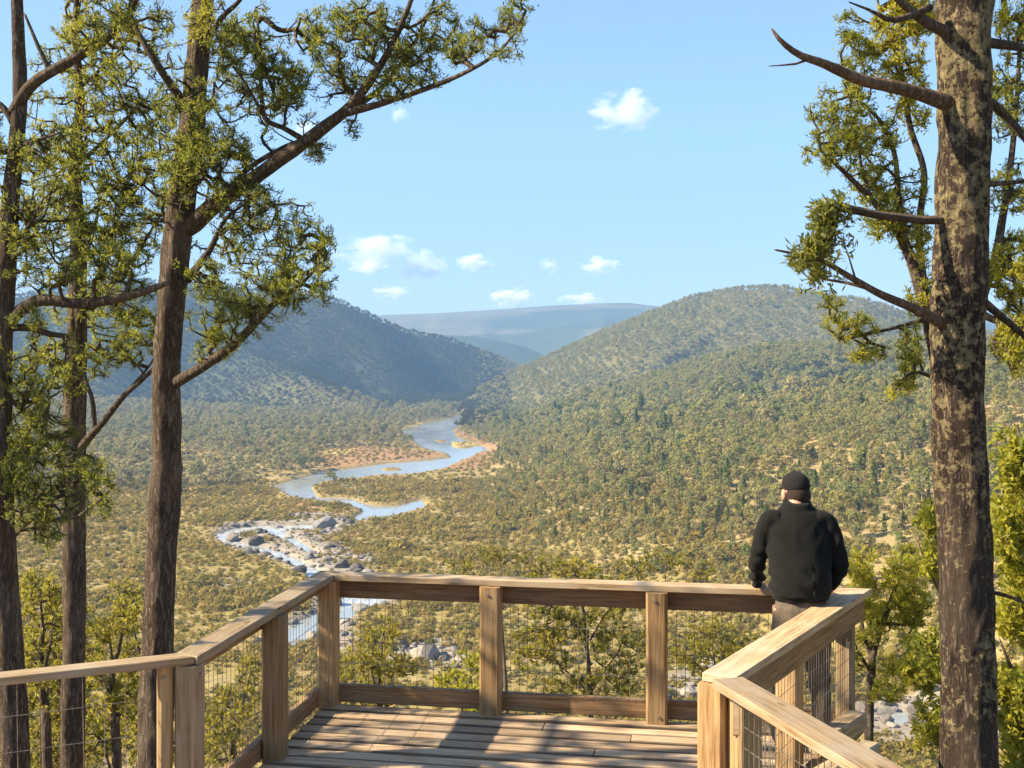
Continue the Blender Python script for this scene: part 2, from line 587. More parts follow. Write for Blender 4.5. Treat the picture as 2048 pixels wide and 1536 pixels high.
def height(X, Y):
    r = np.hypot(X, Y)
    wat = water_sd(X, Y)
    nz = fbm(X / 22, Y / 22, 4, 3)
    rough = fbm(X / 90, Y / 90, 4, 9)
    fl = ZF + 0.2 + 1.9 * nz * sstep(5, 34, -wat) + 0.25 * sstep(0, 4, -wat)
    # left terrace
    fl = fl + 0.05 * np.maximum(0, -X - 0.22 * Y - 40) * sstep(200, 600, Y)
    # right hand apron rising away from the river
    xr = np.interp(Y, XR_Y, XR_X)
    dX = X - xr
    ap = ZF + 0.6 + (0.2 - 0.03 * sstep(450, 750, Y)) * np.maximum(0, dX) + (rough - 0.5) * 11 * sstep(20, 120, dX)
    yc = np.interp(X, *C3Y)
    ap = ap - 0.30 * np.maximum(0, Y - yc)
    h = smax(fl, ap, 1.5)
    # ridges (picture column, row, distance)
    ridge_main = [(985, 800, 1950), (1040, 762, 1930), (1077, 742, 1900), (1154, 703, 1850), (1256, 651, 1780), (1328, 622, 1740), (1410, 592, 1700),
                  (1486, 580, 1670), (1563, 577, 1640), (1640, 594, 1600), (1742, 606, 1550), (1860, 650, 1500), (2100, 690, 1450), (2600, 700, 1400)]
    ridge_two = [(1175, 822, 1420), (1307, 778, 1250), (1461, 716, 1100), (1563, 696, 1050), (1666, 700, 1000), (1860, 690, 930), (2300, 690, 850)]
    left_main = [(1085, 752, 2120), (1010, 722, 2100), (900, 682, 2060), (800, 661, 2020), (740, 634, 1990), (680, 606, 1960), (640, 596, 1940),
                 (500, 584, 1900), (400, 574, 1880), (250, 560, 1850), (100, 585, 1820), (0, 600, 1780), (-300, 610, 1650), (-900, 600, 1300)]
    left_spur = [(640, 700, 1800), (560, 724, 1640), (480, 700, 1700), (560, 730, 1560), (650, 774, 1430), (745, 815, 1330)]
    far_one = [(-4200, 560, 4056), (-1500, 580, 4368), (0, 620, 4524), (600, 640, 4680), (780, 630, 4680), (870, 627, 4680), (1000, 619, 4680), (1100, 612, 4680),
               (1200, 607, 4680), (1255, 606, 4680), (1320, 614, 4680), (1450, 622, 4680), (1900, 620, 4680), (3500, 600, 4290), (6500, 560, 3900)]
    far_two = [(700, 668, 3354), (850, 668, 3276), (950, 673, 3198), (1030, 690, 3120), (1110, 722, 3042)]
    gul = (fbm(X / 160, Y / 260, 4, 21) - 0.5)
    gul2 = (np.abs(fbm(X / 420, Y / 700, 4, 33) - 0.5) - 0.1)
    damp = sstep(700, 1300, r)
    for pts, gf, gb, wd, am in ((ridge_main, 0.34, 0.5, 30, 34), (ridge_two, 0.31, 0.46, 24, 14), (left_main, 0.62, 0.5, 24, 40), (left_spur, 0.62, 0.5, 12, 10)):
        c = crest(pts, X, Y, gf, gb, wd)
        cz = c
        away = sstep(0, 70, crest(pts, X, Y, 0.0, 0.0, wd) - cz)   # keep the skyline where it is
        h = smax(h, cz + gul * am * away * damp, 8.0)
    for pts, gf, gb, wd, am in ((far_two, 0.16, 0.4, 80, 90), (far_one, 0.17, 0.3, 120, 260)):
        c = crest(pts, X, Y, gf, gb, wd)
        away = sstep(0, 160, crest(pts, X, Y, 0.0, 0.0, wd) - c)
        h = smax(h, c - gul2 * am * away, 30.0)
    # the hill we stand on
    ang = np.degrees(np.arctan2(X, np.maximum(Y, 0.01)))
    slope = 0.52 - 0.10 * sstep(18, 45, -ang) + 0.02 * sstep(10, 40, ang)
    h0 = np.where(r < 3.2, 0.86 - 0.42 * np.maximum(0, r - 0.6), 0.86 - 0.42 * 2.6 - slope * (r - 3.2))
    back = 0.86 - 0.10 * np.minimum(0, Y) - 0.42 * np.maximum(0, np.abs(X) - 0.8) * (np.abs(X) < 5) - 0.42 * 4.2 * (np.abs(X) >= 5) - 0.15 * np.maximum(0, np.abs(X) - 5)
    home = np.where(Y < 0, np.maximum(back, h0), h0)
    home = home + (fbm(X / 2.5, Y / 2.5, 4, 5) - 0.5) * 0.9 * sstep(5, 14, r)
    h = smax(h, home, 2.0)
    # river bed
    bed = ZF - 0.9
    h = np.where(r > 140, h * (1 - sstep(-2.0, 1.2, wat)) + bed * sstep(-2.0, 1.2, wat), h)
    return h


def tint(X, Y, Z):
    wat = water_sd(X, Y); rk = union(ROCKY, X, Y); rd = union(RED, X, Y); gd = union(GOLD, X, Y)
    r = np.hypot(X, Y)
    n = fbm(X / 9, Y / 9, 4, 71)[..., None]
    n2 = fbm(X / 50, Y / 50, 3, 72)[..., None]
    heath = np.array([0.27, 0.21, 0.075]); dry = np.array([0.31, 0.24, 0.11]); redsoil = np.array([0.28, 0.20, 0.11])
    c = heath * (1 - sstep(0.45, 0.62, n)) + dry * sstep(0.45, 0.62, n)
    slope_r = sstep(15, 60, X - np.interp(Y, XR_Y, XR_X))[..., None] * sstep(150, 300, Y)[..., None]
    c = c * (1 - slope_r * 0.75) + slope_r * 0.75 * (redsoil * sstep(0.35, 0.6, n2) + dry * (1 - sstep(0.35, 0.6, n2)))
    forest = sstep(700, 1000, r)[..., None]
    c = c * (1 - forest) + forest * np.array([0.15, 0.13, 0.055])
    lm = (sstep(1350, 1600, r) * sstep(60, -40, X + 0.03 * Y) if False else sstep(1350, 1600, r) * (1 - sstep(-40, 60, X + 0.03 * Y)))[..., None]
    c = c * (1 - lm) + lm * np.array([0.06, 0.065, 0.032])  # left mountain ground darkened to go with its shade-coloured trees
    far = sstep(2300, 3000, r)[..., None]
    c = c * (1 - far) + far * (np.array([0.055, 0.07, 0.032]) * (1 - sstep(0.45, 0.6, fbm(X / 300, Y / 300, 4, 8)[..., None])) + np.array([0.13, 0.12, 0.06]) * sstep(0.45, 0.6, fbm(X / 300, Y / 300, 4, 8)[..., None]))
    def over(c, f, col):
        f = f[..., None]
        return c * (1 - f) + f * np.asarray(col)
    c = over(c, sstep(-14, -2, wat) * 0.3, (0.24, 0.16, 0.08))
    jit = (n[..., 0] - 0.5) * 14
    c = over(c, sstep(-2, 2, rd + jit), (0.30, 0.175, 0.09))
    c = over(c, sstep(-2, 2, gd + jit * 0.6), (0.38, 0.28, 0.10))
    c = over(c, sstep(-3, 2, rk + jit * 0.5), (0.27, 0.235, 0.19))
    c = over(c, sstep(0, 1.5, wat), (0.12, 0.11, 0.08))
    near = sstep(60, 25, r) if False else 1 - sstep(25, 60, r)
    c = over(c, near * 0.8, (0.10, 0.08, 0.045))
    return c


def build_ground():
    rs = np.concatenate([[0.5], np.geomspace(1.0, 150, 90), np.geomspace(151.5, 1500, 340), np.geomspace(1530, 6400, 100)])
    a_in = np.linspace(-30, 30, 440)
    a_mid = np.concatenate([np.linspace(-62, -30.6, 50), a_in, np.linspace(30.6, 62, 50)])
    a_out = np.linspace(66, 294, 56)
    an = np.radians(np.concatenate([a_mid, a_out]))
    A, RR = np.meshgrid(an, rs)
    X = RR * np.sin(A); Y = RR * np.cos(A)
    Z = height(X, Y)
    nr, na = X.shape
    v = np.stack([X, Y, Z], -1).reshape(-1, 3)
    i = np.arange(nr - 1)[:, None] * na; j = np.arange(na)[None, :]; j2 = (j + 1) % na
    f = np.stack([i + j, i + j2, i + na + j2, i + na + j], -1).reshape(-1, 4)[:, ::-1]
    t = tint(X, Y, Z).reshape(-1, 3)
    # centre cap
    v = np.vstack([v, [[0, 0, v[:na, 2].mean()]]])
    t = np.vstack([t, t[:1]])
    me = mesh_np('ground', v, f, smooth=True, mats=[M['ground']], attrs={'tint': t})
    bm = bmesh.new(); bm.from_mesh(me); bm.verts.ensure_lookup_table()
    c = bm.verts[len(v) - 1]
    for k in range(na):
        fc = bm.faces.new((bm.verts[k], bm.verts[(k + 1) % na], c)); fc.smooth = True
    bm.normal_update()
    bm.to_mesh(me); bm.free()
    tag(link('ground', me), kind='structure')


build_ground()


def build_water():
    xs = np.linspace(-190, 190, 90); ys = np.linspace(130, 1400, 330)
    X, Y = np.meshgrid(xs, ys)
    foam = np.maximum.reduce([sstep(-14, 3, inside(WATER[k], X, Y)) for k in FOAMY])
    foam = np.maximum(foam, 0.75 * sstep(0, 1, inside(poly([(600, 985), (700, 985), (740, 1015), (700, 1025), (600, 1010)]), X, Y)))
    foam = np.maximum(foam, 0.55 * sstep(0, 1, inside(poly([(860, 885), (985, 880), (990, 915), (880, 912)]), X, Y)))
    lower = sstep(0, 1, inside(WATER[5], X, Y)) * (1 - sstep(262, 285, Y))
    foam = foam * (1 - 0.9 * lower)
    ny, nx = X.shape
    i = np.arange(ny - 1)[:, None] * nx; j = np.arange(nx - 1)[None, :]
    f = np.stack([i + j, i + j + 1, i + nx + j + 1, i + nx + j], -1).reshape(-1, 4)
    me = mesh_np('river', np.stack([X, Y, np.full_like(X, ZF)], -1).reshape(-1, 3), f, smooth=True, mats=[M['water']], attrs={'foam': foam.ravel()})
    tag(link('river', me), kind='structure')


build_water()


# ------------------------------------------------------------------ distant trees, shrubs and boulders
def leaf_quads(cent, size, g, up=0.0, nrm=None):
    """random small quads at cent (n,3)"""
    n = len(cent)
    a = g.normal(size=(n, 3)); a /= np.linalg.norm(a, axis=1)[:, None]
    b_ = g.normal(size=(n, 3)); b_[:, 2] += up
    if nrm is not None:
        nn = nrm / (np.linalg.norm(nrm, axis=1)[:, None] + 1e-6) + g.normal(0, 0.42, (n, 3)); nn /= np.linalg.norm(nn, axis=1)[:, None]
        a -= (a * nn).sum(1)[:, None] * nn; a /= np.linalg.norm(a, axis=1)[:, None]
        b_ = np.cross(nn, a)
    b_ -= (b_ * a).sum(1)[:, None] * a
    b_ /= np.linalg.norm(b_, axis=1)[:, None]
    s = (size * g.uniform(0.6, 1.3, n))[:, None]
    v = np.stack([cent - a * s * 0.5, cent + b_ * s * 0.42, cent + a * s * 0.5, cent - b_ * s * 0.42], 1).reshape(-1, 3)
    f = np.arange(n * 4).reshape(-1, 4)
    return v, f


def tube_np(pts, rad, ns=5):
    pts = np.asarray(pts, float); n = len(pts)
    rad = np.asarray(rad, float)
    t = np.gradient(pts, axis=0); t /= np.linalg.norm(t, axis=1)[:, None] + 1e-9
    ref = np.array([0.31, 0.95, 0.05]) if abs(t[0][2]) > 0.6 else np.array([0.03, 0.02, 1.0])
    u = np.cross(t, ref); u /= np.linalg.norm(u, axis=1)[:, None] + 1e-9
    w_ = np.cross(t, u)
    th = np.arange(ns) / ns * 2 * np.pi
    ring = u[:, None, :] * np.cos(th)[None, :, None] + w_[:, None, :] * np.sin(th)[None, :, None]
    v = pts[:, None, :] + ring * rad[:, None, None]
    i = np.arange(n - 1)[:, None] * ns; j = np.arange(ns)[None, :]; j2 = (j + 1) % ns
    f = np.stack([i + j, i + j2, i + ns + j2, i + ns + j], -1).reshape(-1, 4)
    return v.reshape(-1, 3), f


def far_tree(kind, seed):
    g = np.random.default_rng(seed)
    V, Fc, MI = [], [], []
    nv = 0
    def add(v, f, mi):
        nonlocal nv
        V.append(v); Fc.append(f + nv); MI.append(np.full(len(f), mi)); nv += len(v)
    if kind in ('gum', 'river', 'hill'):
        H = 7.0
        lean = g.normal(0, 0.3, 2)
        tp = np.array([[0, 0, -0.6], [lean[0] * .3, lean[1] * .3, H * .3], [lean[0], lean[1], H * .7]])
        add(*tube_np(tp, [0.17, 0.11, 0.04], 4), 0)
        nl = g.integers(9, 14)
        pts = []; NR = []
        W_ = g.uniform(1.7, 2.6)
        for k in range(nl):
            a = k * 2.4 + g.uniform(-.5, .5); el_ = math.asin(g.uniform(-0.55, 0.98))
            c = np.array([lean[0] + W_ * math.cos(a) * math.cos(el_) * g.uniform(.6, 1), lean[1] + W_ * math.sin(a) * math.cos(el_) * g.uniform(.6, 1), H * .58 + H * .32 * math.sin(el_)])
            sz = np.array([1.0, 1.0, 0.72]) * g.uniform(0.7, 1.3)
            q = g.normal(size=(30, 3)); q /= np.linalg.norm(q, axis=1)[:, None]
            q *= g.uniform(0.75, 1.0, 30)[:, None]
            pts.append(c + q * sz); NR.append(q + np.array([0, 0, .25]))
            add(*tube_np(np.array([tp[1] + (tp[2] - tp[1]) * g.uniform(0.0, 0.8), c]), [0.06, 0.02], 3), 0)
        v, f = leaf_quads(np.vstack(pts), 0.62, g, 0, np.vstack(NR))
        add(v, f, 1)
    elif kind == 'cypress':
        H = 5.8
        add(*tube_np(np.array([[0, 0, -0.5], [0, 0, H * .9]]), [0.15, 0.03], 4), 0)
        n = 300
        z = H * (0.10 + 0.92 * g.uniform(0, 1, n) ** 0.8)
        a = g.uniform(0, 6.28, n)
        lob = 0.75 + 0.35 * np.sin(a * 3 + z * 1.7 + g.uniform(0, 6))
        rr = 1.75 * np.clip(1.02 - z / H, 0.03, 1) ** 0.6 * lob * g.uniform(0.45, 1, n)
        v, f = leaf_quads(np.stack([rr * np.cos(a), rr * np.sin(a), z], 1), 0.55, g, 1.2, np.stack([np.cos(a), np.sin(a), 0.45 + 0 * a], 1))
        add(v, f, 1)
    else:   # heath shrub
        n = 110
        q = g.normal(size=(n, 3)); q /= np.linalg.norm(q, axis=1)[:, None]
        q[:, 2] = np.abs(q[:, 2])
        lob = 0.8 + 0.3 * np.sin(np.arctan2(q[:, 1], q[:, 0]) * 3 + g.uniform(0, 6))
        c = q * np.array([1.25, 1.25, 1.25]) * (lob * g.uniform(0.5, 1, n) ** 0.6)[:, None]
        v, f = leaf_quads(c, 0.42, g, 0.5, q)
        add(v, f, 1)
    leafm = {'gum': M['far_gum'], 'river': M['far_river'], 'cypress': M['far_cypress'], 'shrub': M['far_shrub'], 'hill': M['far_hill_shade']}[kind]
    return mesh_np(kind + '_tree', np.vstack(V), np.vstack(Fc), mats=[M['far_trunk'], leafm], mat_idx=np.concatenate(MI))


def boulder(seed):
    g = np.random.default_rng(seed)
    bm = bmesh.new()
    bmesh.ops.create_icosphere(bm, subdivisions=2, radius=1.0)
    pl = [(g.normal(size=3), g.uniform(0.55, 0.85)) for _ in range(9)]
    sc = g.uniform(0.7, 1.3, 3); sc[2] *= 0.7
    for vtx in bm.verts:
        p = np.array(vtx.co)
        for nrm, dd in pl:
            nn = nrm / np.linalg.norm(nrm)
            k = p @ nn
            if k > dd: p = p - nn * (k - dd) * 0.9
        vtx.co = p * sc * (1 + g.normal(0, 0.025))
    me = bpy.data.meshes.new('boulder')
    bm.to_mesh(me); bm.free()
    me.materials.append(M['rock'])
    return me


PROTO = {k: [far_tree(k, 100 + i + 31 * len(k)) for i in range(n)] for k, n in (('hill', 4), ('gum', 6), ('river', 5), ('cypress', 4), ('shrub', 5))}
PROTO['rock'] = [boulder(500 + i) for i in range(7)]


def instancer(name, pts, scl, protos, label, parent=None):
    """the many beyond the first 300: one object, instances on points"""
    n = len(pts)
    me = bpy.data.meshes.new(name)
    me.vertices.add(n)
    me.vertices.foreach_set('co', np.asarray(pts, np.float32).ravel())
    for an, arr in (('scl', scl), ('rot', rng.uniform(0, 6.28, n)), ):
        a = me.attributes.new(an, 'FLOAT', 'POINT'); a.data.foreach_set('value', np.asarray(arr, np.float32))
    a = me.attributes.new('vid', 'INT', 'POINT'); a.data.foreach_set('value', rng.integers(0, len(protos), n).astype(np.int32))
    o = bpy.data.objects.new(name, me)
    COL.objects.link(o)
    ng = bpy.data.node_groups.new(name, 'GeometryNodeTree')
    ng.interface.new_socket('Geometry', in_out='INPUT', socket_type='NodeSocketGeometry')
    ng.interface.new_socket('Geometry', in_out='OUTPUT', socket_type='NodeSocketGeometry')
    N = ng.nodes; L = ng.links
    gi = N.new('NodeGroupInput'); go = N.new('NodeGroupOutput')
    iop = N.new('GeometryNodeInstanceOnPoints')
    jn = N.new('GeometryNodeJoinGeometry')
    for p in protos:
        oi = N.new('GeometryNodeObjectInfo')
        oi.transform_space = 'ORIGINAL'
        oi.inputs['Object'].default_value = p
        oi.inputs['As Instance'].default_value = True
        L.new(oi.outputs['Geometry'], jn.inputs[0])
    def attr(nm, t):
        a = N.new('GeometryNodeInputNamedAttribute'); a.data_type = t
        a.inputs['Name'].default_value = nm
        return a.outputs['Attribute']
    L.new(gi.outputs[0], iop.inputs['Points'])
    L.new(jn.outputs[0], iop.inputs['Instance'])
    iop.inputs['Pick Instance'].default_value = True
    L.new(attr('vid', 'INT'), iop.inputs['Instance Index'])
    cx = N.new('ShaderNodeCombineXYZ'); L.new(attr('rot', 'FLOAT'), cx.inputs[2])
    L.new(cx.outputs[0], iop.inputs['Rotation'])
    L.new(attr('scl', 'FLOAT'), iop.inputs['Scale'])
    L.new(iop.outputs[0], go.inputs[0])
    md = o.modifiers.new('scatter', 'NODES'); md.node_group = ng
    tag(o, label, kind='stuff')
    return o


def scatter(x0, x1, y0, y1, step, keep, jitter=0.9):
    xs = np.arange(x0, x1, step); ys = np.arange(y0, y1, step)
    X, Y = np.meshgrid(xs, ys)
    X = (X + rng.uniform(-.5, .5, X.shape) * step * jitter).ravel(); Y = (Y + rng.uniform(-.5, .5, Y.shape) * step * jitter).ravel()
    m = np.abs(X) < 0.56 * Y + 12
    X, Y = X[m], Y[m]
    m = keep(X, Y)
    return X[m], Y[m]


def placed(label, h, hq, px, py):
    """look, size and where it stands against things one can find"""
    size = 'small' if h < hq[0] else ('large' if h > hq[1] else 'middle-sized')
    if px < 130: w_ = 'left of the slender pine'
    elif px < 320: w_ = 'between the slender and the forked pine'
    elif px < 480: w_ = 'just right of the forked pine'
    elif px < 655: w_ = 'in line with the sloping left rail'
    elif px < 985: w_ = 'in line with the first mesh bay'
    elif px < 1315: w_ = 'in line with the middle mesh bay'
    elif px < 1510: w_ = "just left of the person"
    elif px < 1700: w_ = 'behind the person'
    elif px < 1870: w_ = 'between the person and the lichen trunk'
    else: w_ = 'right of the lichen trunk'
    d_ = 'low down' if py > 1150 else ('half way' if py > 1000 else 'far off')
    return '%s %s, %s %s' % (size, label, d_, w_)


def plant(name, kind, X, Y, scl, n_ind, label, cat, group, stuff_name, stuff_label, sink=0.15, inframe=True):
    """n_ind nearest as individuals, the rest as one stuff object"""
    Z = height(X, Y)
    px = np.abs(X / Y)
    ordk = np.hypot(X, Y) / scl + np.where(px > 0.44, 1e6, 0)
    od = np.argsort(ordk)
    ms = PROTO[kind]
    ind = []
    spx = 1024 + F * X / Y; spy = HY + F * (EYE - Z) / Y
    hq = np.quantile((scl / np.hypot(X, Y))[od[:n_ind]], [.33, .67])
    for k in od[:n_ind]:
        o = bpy.data.objects.new(name, ms[rng.integers(len(ms))] if len(ind) >= len(ms) else ms[len(ind)])
        o.location = (X[k], Y[k], Z[k] - sink * scl[k])
        o.rotation_euler = (0, 0, rng.uniform(0, 6.28))
        s = scl[k]
        o.scale = (s, s, s * rng.uniform(0.9, 1.15)) if kind != 'rock' else (s * rng.uniform(.8, 1.3), s, s * rng.uniform(.7, 1.1))
        COL.objects.link(o)
        tag(o, placed(label, scl[k] / math.hypot(X[k], Y[k]), hq, spx[k], spy[k]), cat, group)
        ind.append(o)
    rest = od[n_ind:]
    if len(rest):
        instancer(stuff_name, np.stack([X[rest], Y[rest], Z[rest] - sink * scl[rest]], 1), scl[rest], ind[:len(ms)], stuff_label)
    return ind


def on_apron(X, Y):
    return (X - np.interp(Y, XR_Y, XR_X)) > 4


def clear(X, Y, wm=-3.0, rm=-1.0):
    return (water_sd(X, Y) < wm) & (union(ROCKY, X, Y) < rm)


# gum trees and cypress pines of the slope right of the river
X, Y = scatter(-60, 560, 230, 1080, 5.0, lambda x, y: ((y < 900) | (x < 100)) & (x - np.interp(y, XR_Y, XR_X) > 26 * fbm(x / 25, y / 25, 3, 92) - 6) & clear(x, y) & (rng.uniform(0, 1, x.shape) < 0.42 + 0.75 * sstep(0.35, 0.6, fbm(x / 40, y / 40, 3, 44))) & (np.hypot(x, y) > 250))
t = rng.uniform(0, 1, len(X)) + 0.9 * (fbm(X / 60, Y / 60, 3, 50) - 0.5)
gm = t < 0.78
dxr = X - np.interp(Y, XR_Y, XR_X)
s = np.exp(rng.normal(0.02, 0.30, len(X))) * (0.74 + 0.5 * sstep(300, 800, Y)) * (0.42 + 0.58 * sstep(0, 85, dxr + 40 * (fbm(X / 30, Y / 30, 3, 91) - .5)))
plant('gum_tree', 'gum', X[gm], Y[gm], s[gm], 300, 'olive gum on the right slope', 'tree',
      'gum trees on the near slope right of the river', 'bushland', 'olive gum bushland covering the slope right of the river')
plant('cypress_pine', 'cypress', X[~gm], Y[~gm], s[~gm] * 1.02, 300, 'green pine on the right slope', 'tree',
      'cone-shaped pines on the near slope right of the river', 'pine_bushland', 'green pines scattered through the slope right of the river')
# the wooded hills behind
def hills(x, y):
    h = height(x, y)
    return (np.hypot(x, y) > 820) & (np.hypot(x, y) < 2300) & clear(x, y) & ((y > 1000) | (x > 300) | ((x > 100) & (y > 860))) & ((x > -60) | (y > 1350)) & (rng.uniform(0, 1, x.shape) < 0.8)
X, Y = scatter(-900, 1250, 880, 2260, 6.6, lambda x, y: hills(x, y) & (x > -0.03 * y + 0))
HP = [o for o in bpy.data.objects if o.name.startswith('gum_tree')][:6]
_x2, _y2 = scatter(70, 560, 790, 1330, 5.2, lambda x, y: (height(x, y) > ZF + 6) & (rng.uniform(0, 1, x.shape) < 0.85))
X = np.concatenate([X, _x2]); Y = np.concatenate([Y, _y2])
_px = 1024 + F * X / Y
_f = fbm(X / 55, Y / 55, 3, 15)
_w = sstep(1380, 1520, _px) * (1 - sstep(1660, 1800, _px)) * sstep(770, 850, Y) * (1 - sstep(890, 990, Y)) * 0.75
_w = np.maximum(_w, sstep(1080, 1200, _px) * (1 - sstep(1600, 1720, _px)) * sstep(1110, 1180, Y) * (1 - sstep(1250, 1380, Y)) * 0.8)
dark = rng.uniform(0, 1, X.shape) < _w * sstep(0.30, 0.48, _f)  # these get the dark crowns, so fold shadow is painted in by colour
DX, DY = X[dark], Y[dark]
X, Y = X[~dark], Y[~dark]
Z = height(X, Y); sc_ = rng.uniform(0.7, 1.35, len(X))
instancer('hill_forest', np.stack([X, Y, Z - .2], 1), sc_, HP, 'open gum forest covering the rounded hill right of the river')
X, Y = scatter(-1250, 60, 880, 2260, 7.5, lambda x, y: hills(x, y) & (x <= -0.03 * y + 40))
# riverside gums of the left flat
def leftflat(x, y):
    return (x < np.interp(y, [450, 520, 700, 900, 1100, 1350, 1600], [-75, -80, -75, -58, -62, -62, -40]) - 3) & clear(x, y, -7) & (union(RED, x, y) < -3) & (union(GOLD, x, y) < -2) & (y > 500 + 0.15 * np.abs(x + 130))
X2, Y2 = scatter(-800, -20, 480, 1420, 8.2, lambda x, y: leftflat(x, y) & (rng.uniform(0, 1, x.shape) < 0.25 + 0.8 * sstep(0.36, 0.56, fbm(x / 45, y / 45, 3, 61))))
s2 = rng.uniform(0.75, 1.55, len(X2)) * (0.8 + 0.4 * fbm(X2 / 60, Y2 / 60, 2, 5))
riv = plant('river_gum', 'river', X2, Y2, s2, 300, 'grey-green gum on the left flat', 'tree',
            'gum trees on the flat left of the river', 'riverside_wood', 'grey-green gum wood filling the flat left of the river')
plant('mountain_tree', 'hill', X, Y, rng.uniform(0.75, 1.4, len(X)), 80, 'shade-coloured tree below the shaded mountain', 'tree',
      'trees at the foot of the shaded mountain', 'mountain_forest', 'shade-coloured forest covering the shaded mountain left of the river')
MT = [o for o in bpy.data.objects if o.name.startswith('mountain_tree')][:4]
instancer('gully_forest', np.stack([DX, DY, height(DX, DY) - .2], 1), rng.uniform(0.8, 1.3, len(DX)), MT, 'shade-coloured forest in the folds of the rounded hill right of the river')
# heath shrubs of the valley floor
X, Y = scatter(-330, 240, 150, 560, 2.25, lambda x, y: clear(x, y, -1.0, 99) & ((union(ROCKY, x, y) < 0) | (fbm(x / 9, y / 9, 3, 87) > 0.49)) & (height(x, y) < ZF + 14) & (rng.uniform(0, 1, x.shape) < 0.6 + 0.4 * sstep(0.35, 0.55, fbm(x / 14, y / 14, 3, 81))))
s3 = np.exp(rng.normal(0.12, 0.33, len(X))) * (0.45 + 0.55 * sstep(1, 10, -water_sd(X, Y))) * (0.7 + 0.5 * sstep(0.4, 0.65, fbm(X / 18, Y / 18, 3, 83)))
shr = plant('heath_shrub', 'shrub', X, Y, s3, 300, 'yellow-olive shrub on the valley floor', 'shrub',
            'low shrubs on the near valley floor', 'heath', 'low yellow-olive heath covering the valley floor beside the rapids')
X, Y = scatter(-500, 420, 560, 1300, 4.2, lambda x, y: clear(x, y, -1.2) & (height(x, y) < ZF + 30) & (rng.uniform(0, 1, x.shape) < 0.6))
Z = height(X, Y)
instancer('river_flat_scrub', np.stack([X, Y, Z - .1], 1), rng.uniform(0.7, 1.5, len(X)) * (0.4 + 0.6 * sstep(2, 14, -water_sd(X, Y))), shr[:5], 'low scrub along the banks of the far river')
# shrubs between the trees of the right slope
X, Y = scatter(-40, 420, 230, 820, 3.3, lambda x, y: on_apron(x, y) & clear(x, y) & (height(x, y) >= ZF + 12) & (rng.uniform(0, 1, x.shape) < 0.6))
Z = height(X, Y)
instancer('slope_scrub', np.stack([X, Y, Z - .1], 1), rng.uniform(0.7, 1.7, len(X)), shr[:5], 'low scrub between the trees of the right slope')

# boulders: the big ones of the rapids one by one, then the small ones
BIG = [(466, 1082, 30, 'dark boulder at the upstream left end of the white rapids'),
       (514, 1090, 36, 'broad brown boulder in the middle of the white rapids'),
       (650, 1056, 44, 'largest dark boulder, between the rapids and the calm pool'),
       (618, 1122, 34, 'dark slab of rock at the foot of the rapids'),
       (654, 1128, 34, 'blue-grey boulder just above the far left corner of the railing'),
       (700, 1122, 24, 'pale grey boulder right of the blue-grey one above the railing'),
       (785, 1112, 22, 'small blue-grey boulder alone in the scrub above the long rail'),
       (672, 1210, 34, 'dark boulder seen under the long rail beside the corner post'),
       (790, 1206, 38, 'dark boulder under the long rail at the pool outlet'),
       (690, 1298, 44, 'cluster rock with dark cleft seen through the mesh left of the pool shore'),
       (852, 1330, 90, 'large shaded grey rock seen through the mesh left of the middle post'),
       (800, 1300, 60, 'pale rock leaning on the large shaded grey rock')]
for i, (px, py, wpx, lab) in enumerate(BIG):
    x, y = floor_pt(px, py)
    o = bpy.data.objects.new('boulder', PROTO['rock'][i % 7])
    s = wpx / F * y / 2.0
    o.location = (x, y, ZF + s * 0.35)
    o.rotation_euler = (0, 0, i * 1.7)
    o.scale = (s * 1.05, s * 0.9, s * 1.0)
    COL.objects.link(o)
    tag(o, lab, 'boulder', 'boulders of the river rapids')
X, Y = scatter(-140, 130, 150, 440, 1.7, lambda x, y: (union(ROCKY, x, y) > -2) & (fbm(x / 9, y / 9, 3, 87) < 0.52) & (rng.uniform(0, 1, x.shape) < 0.55 - 0.15 * (water_sd(x, y) > 0)))
sr = np.clip(rng.lognormal(-0.48, 0.55, len(X)), 0.2, 2.3)
plant('river_rock', 'rock', X, Y, sr, 300, 'grey rock of the river bed', 'rock', 'rocks of the river bed',
      'pebbles', 'grey cobbles of the river banks', sink=-0.15)


# ------------------------------------------------------------------ viewing platform
A_ = np.array([-1.35, 8.39]); B_ = np.array([2.305, 7.75]); C_ = np.array([1.02, 5.66]); D_ = np.array([1.90, 2.65])
E_ = np.array([-1.71, 6.05]); F_ = np.array([-4.40, 4.78])
RH = 0.95           # top of the handrail
plat = empty('viewing_platform', (0.3, 6.5, 0))
tag(plat, 'weathered timber lookout platform with railings, wire mesh and plank deck', 'platform')


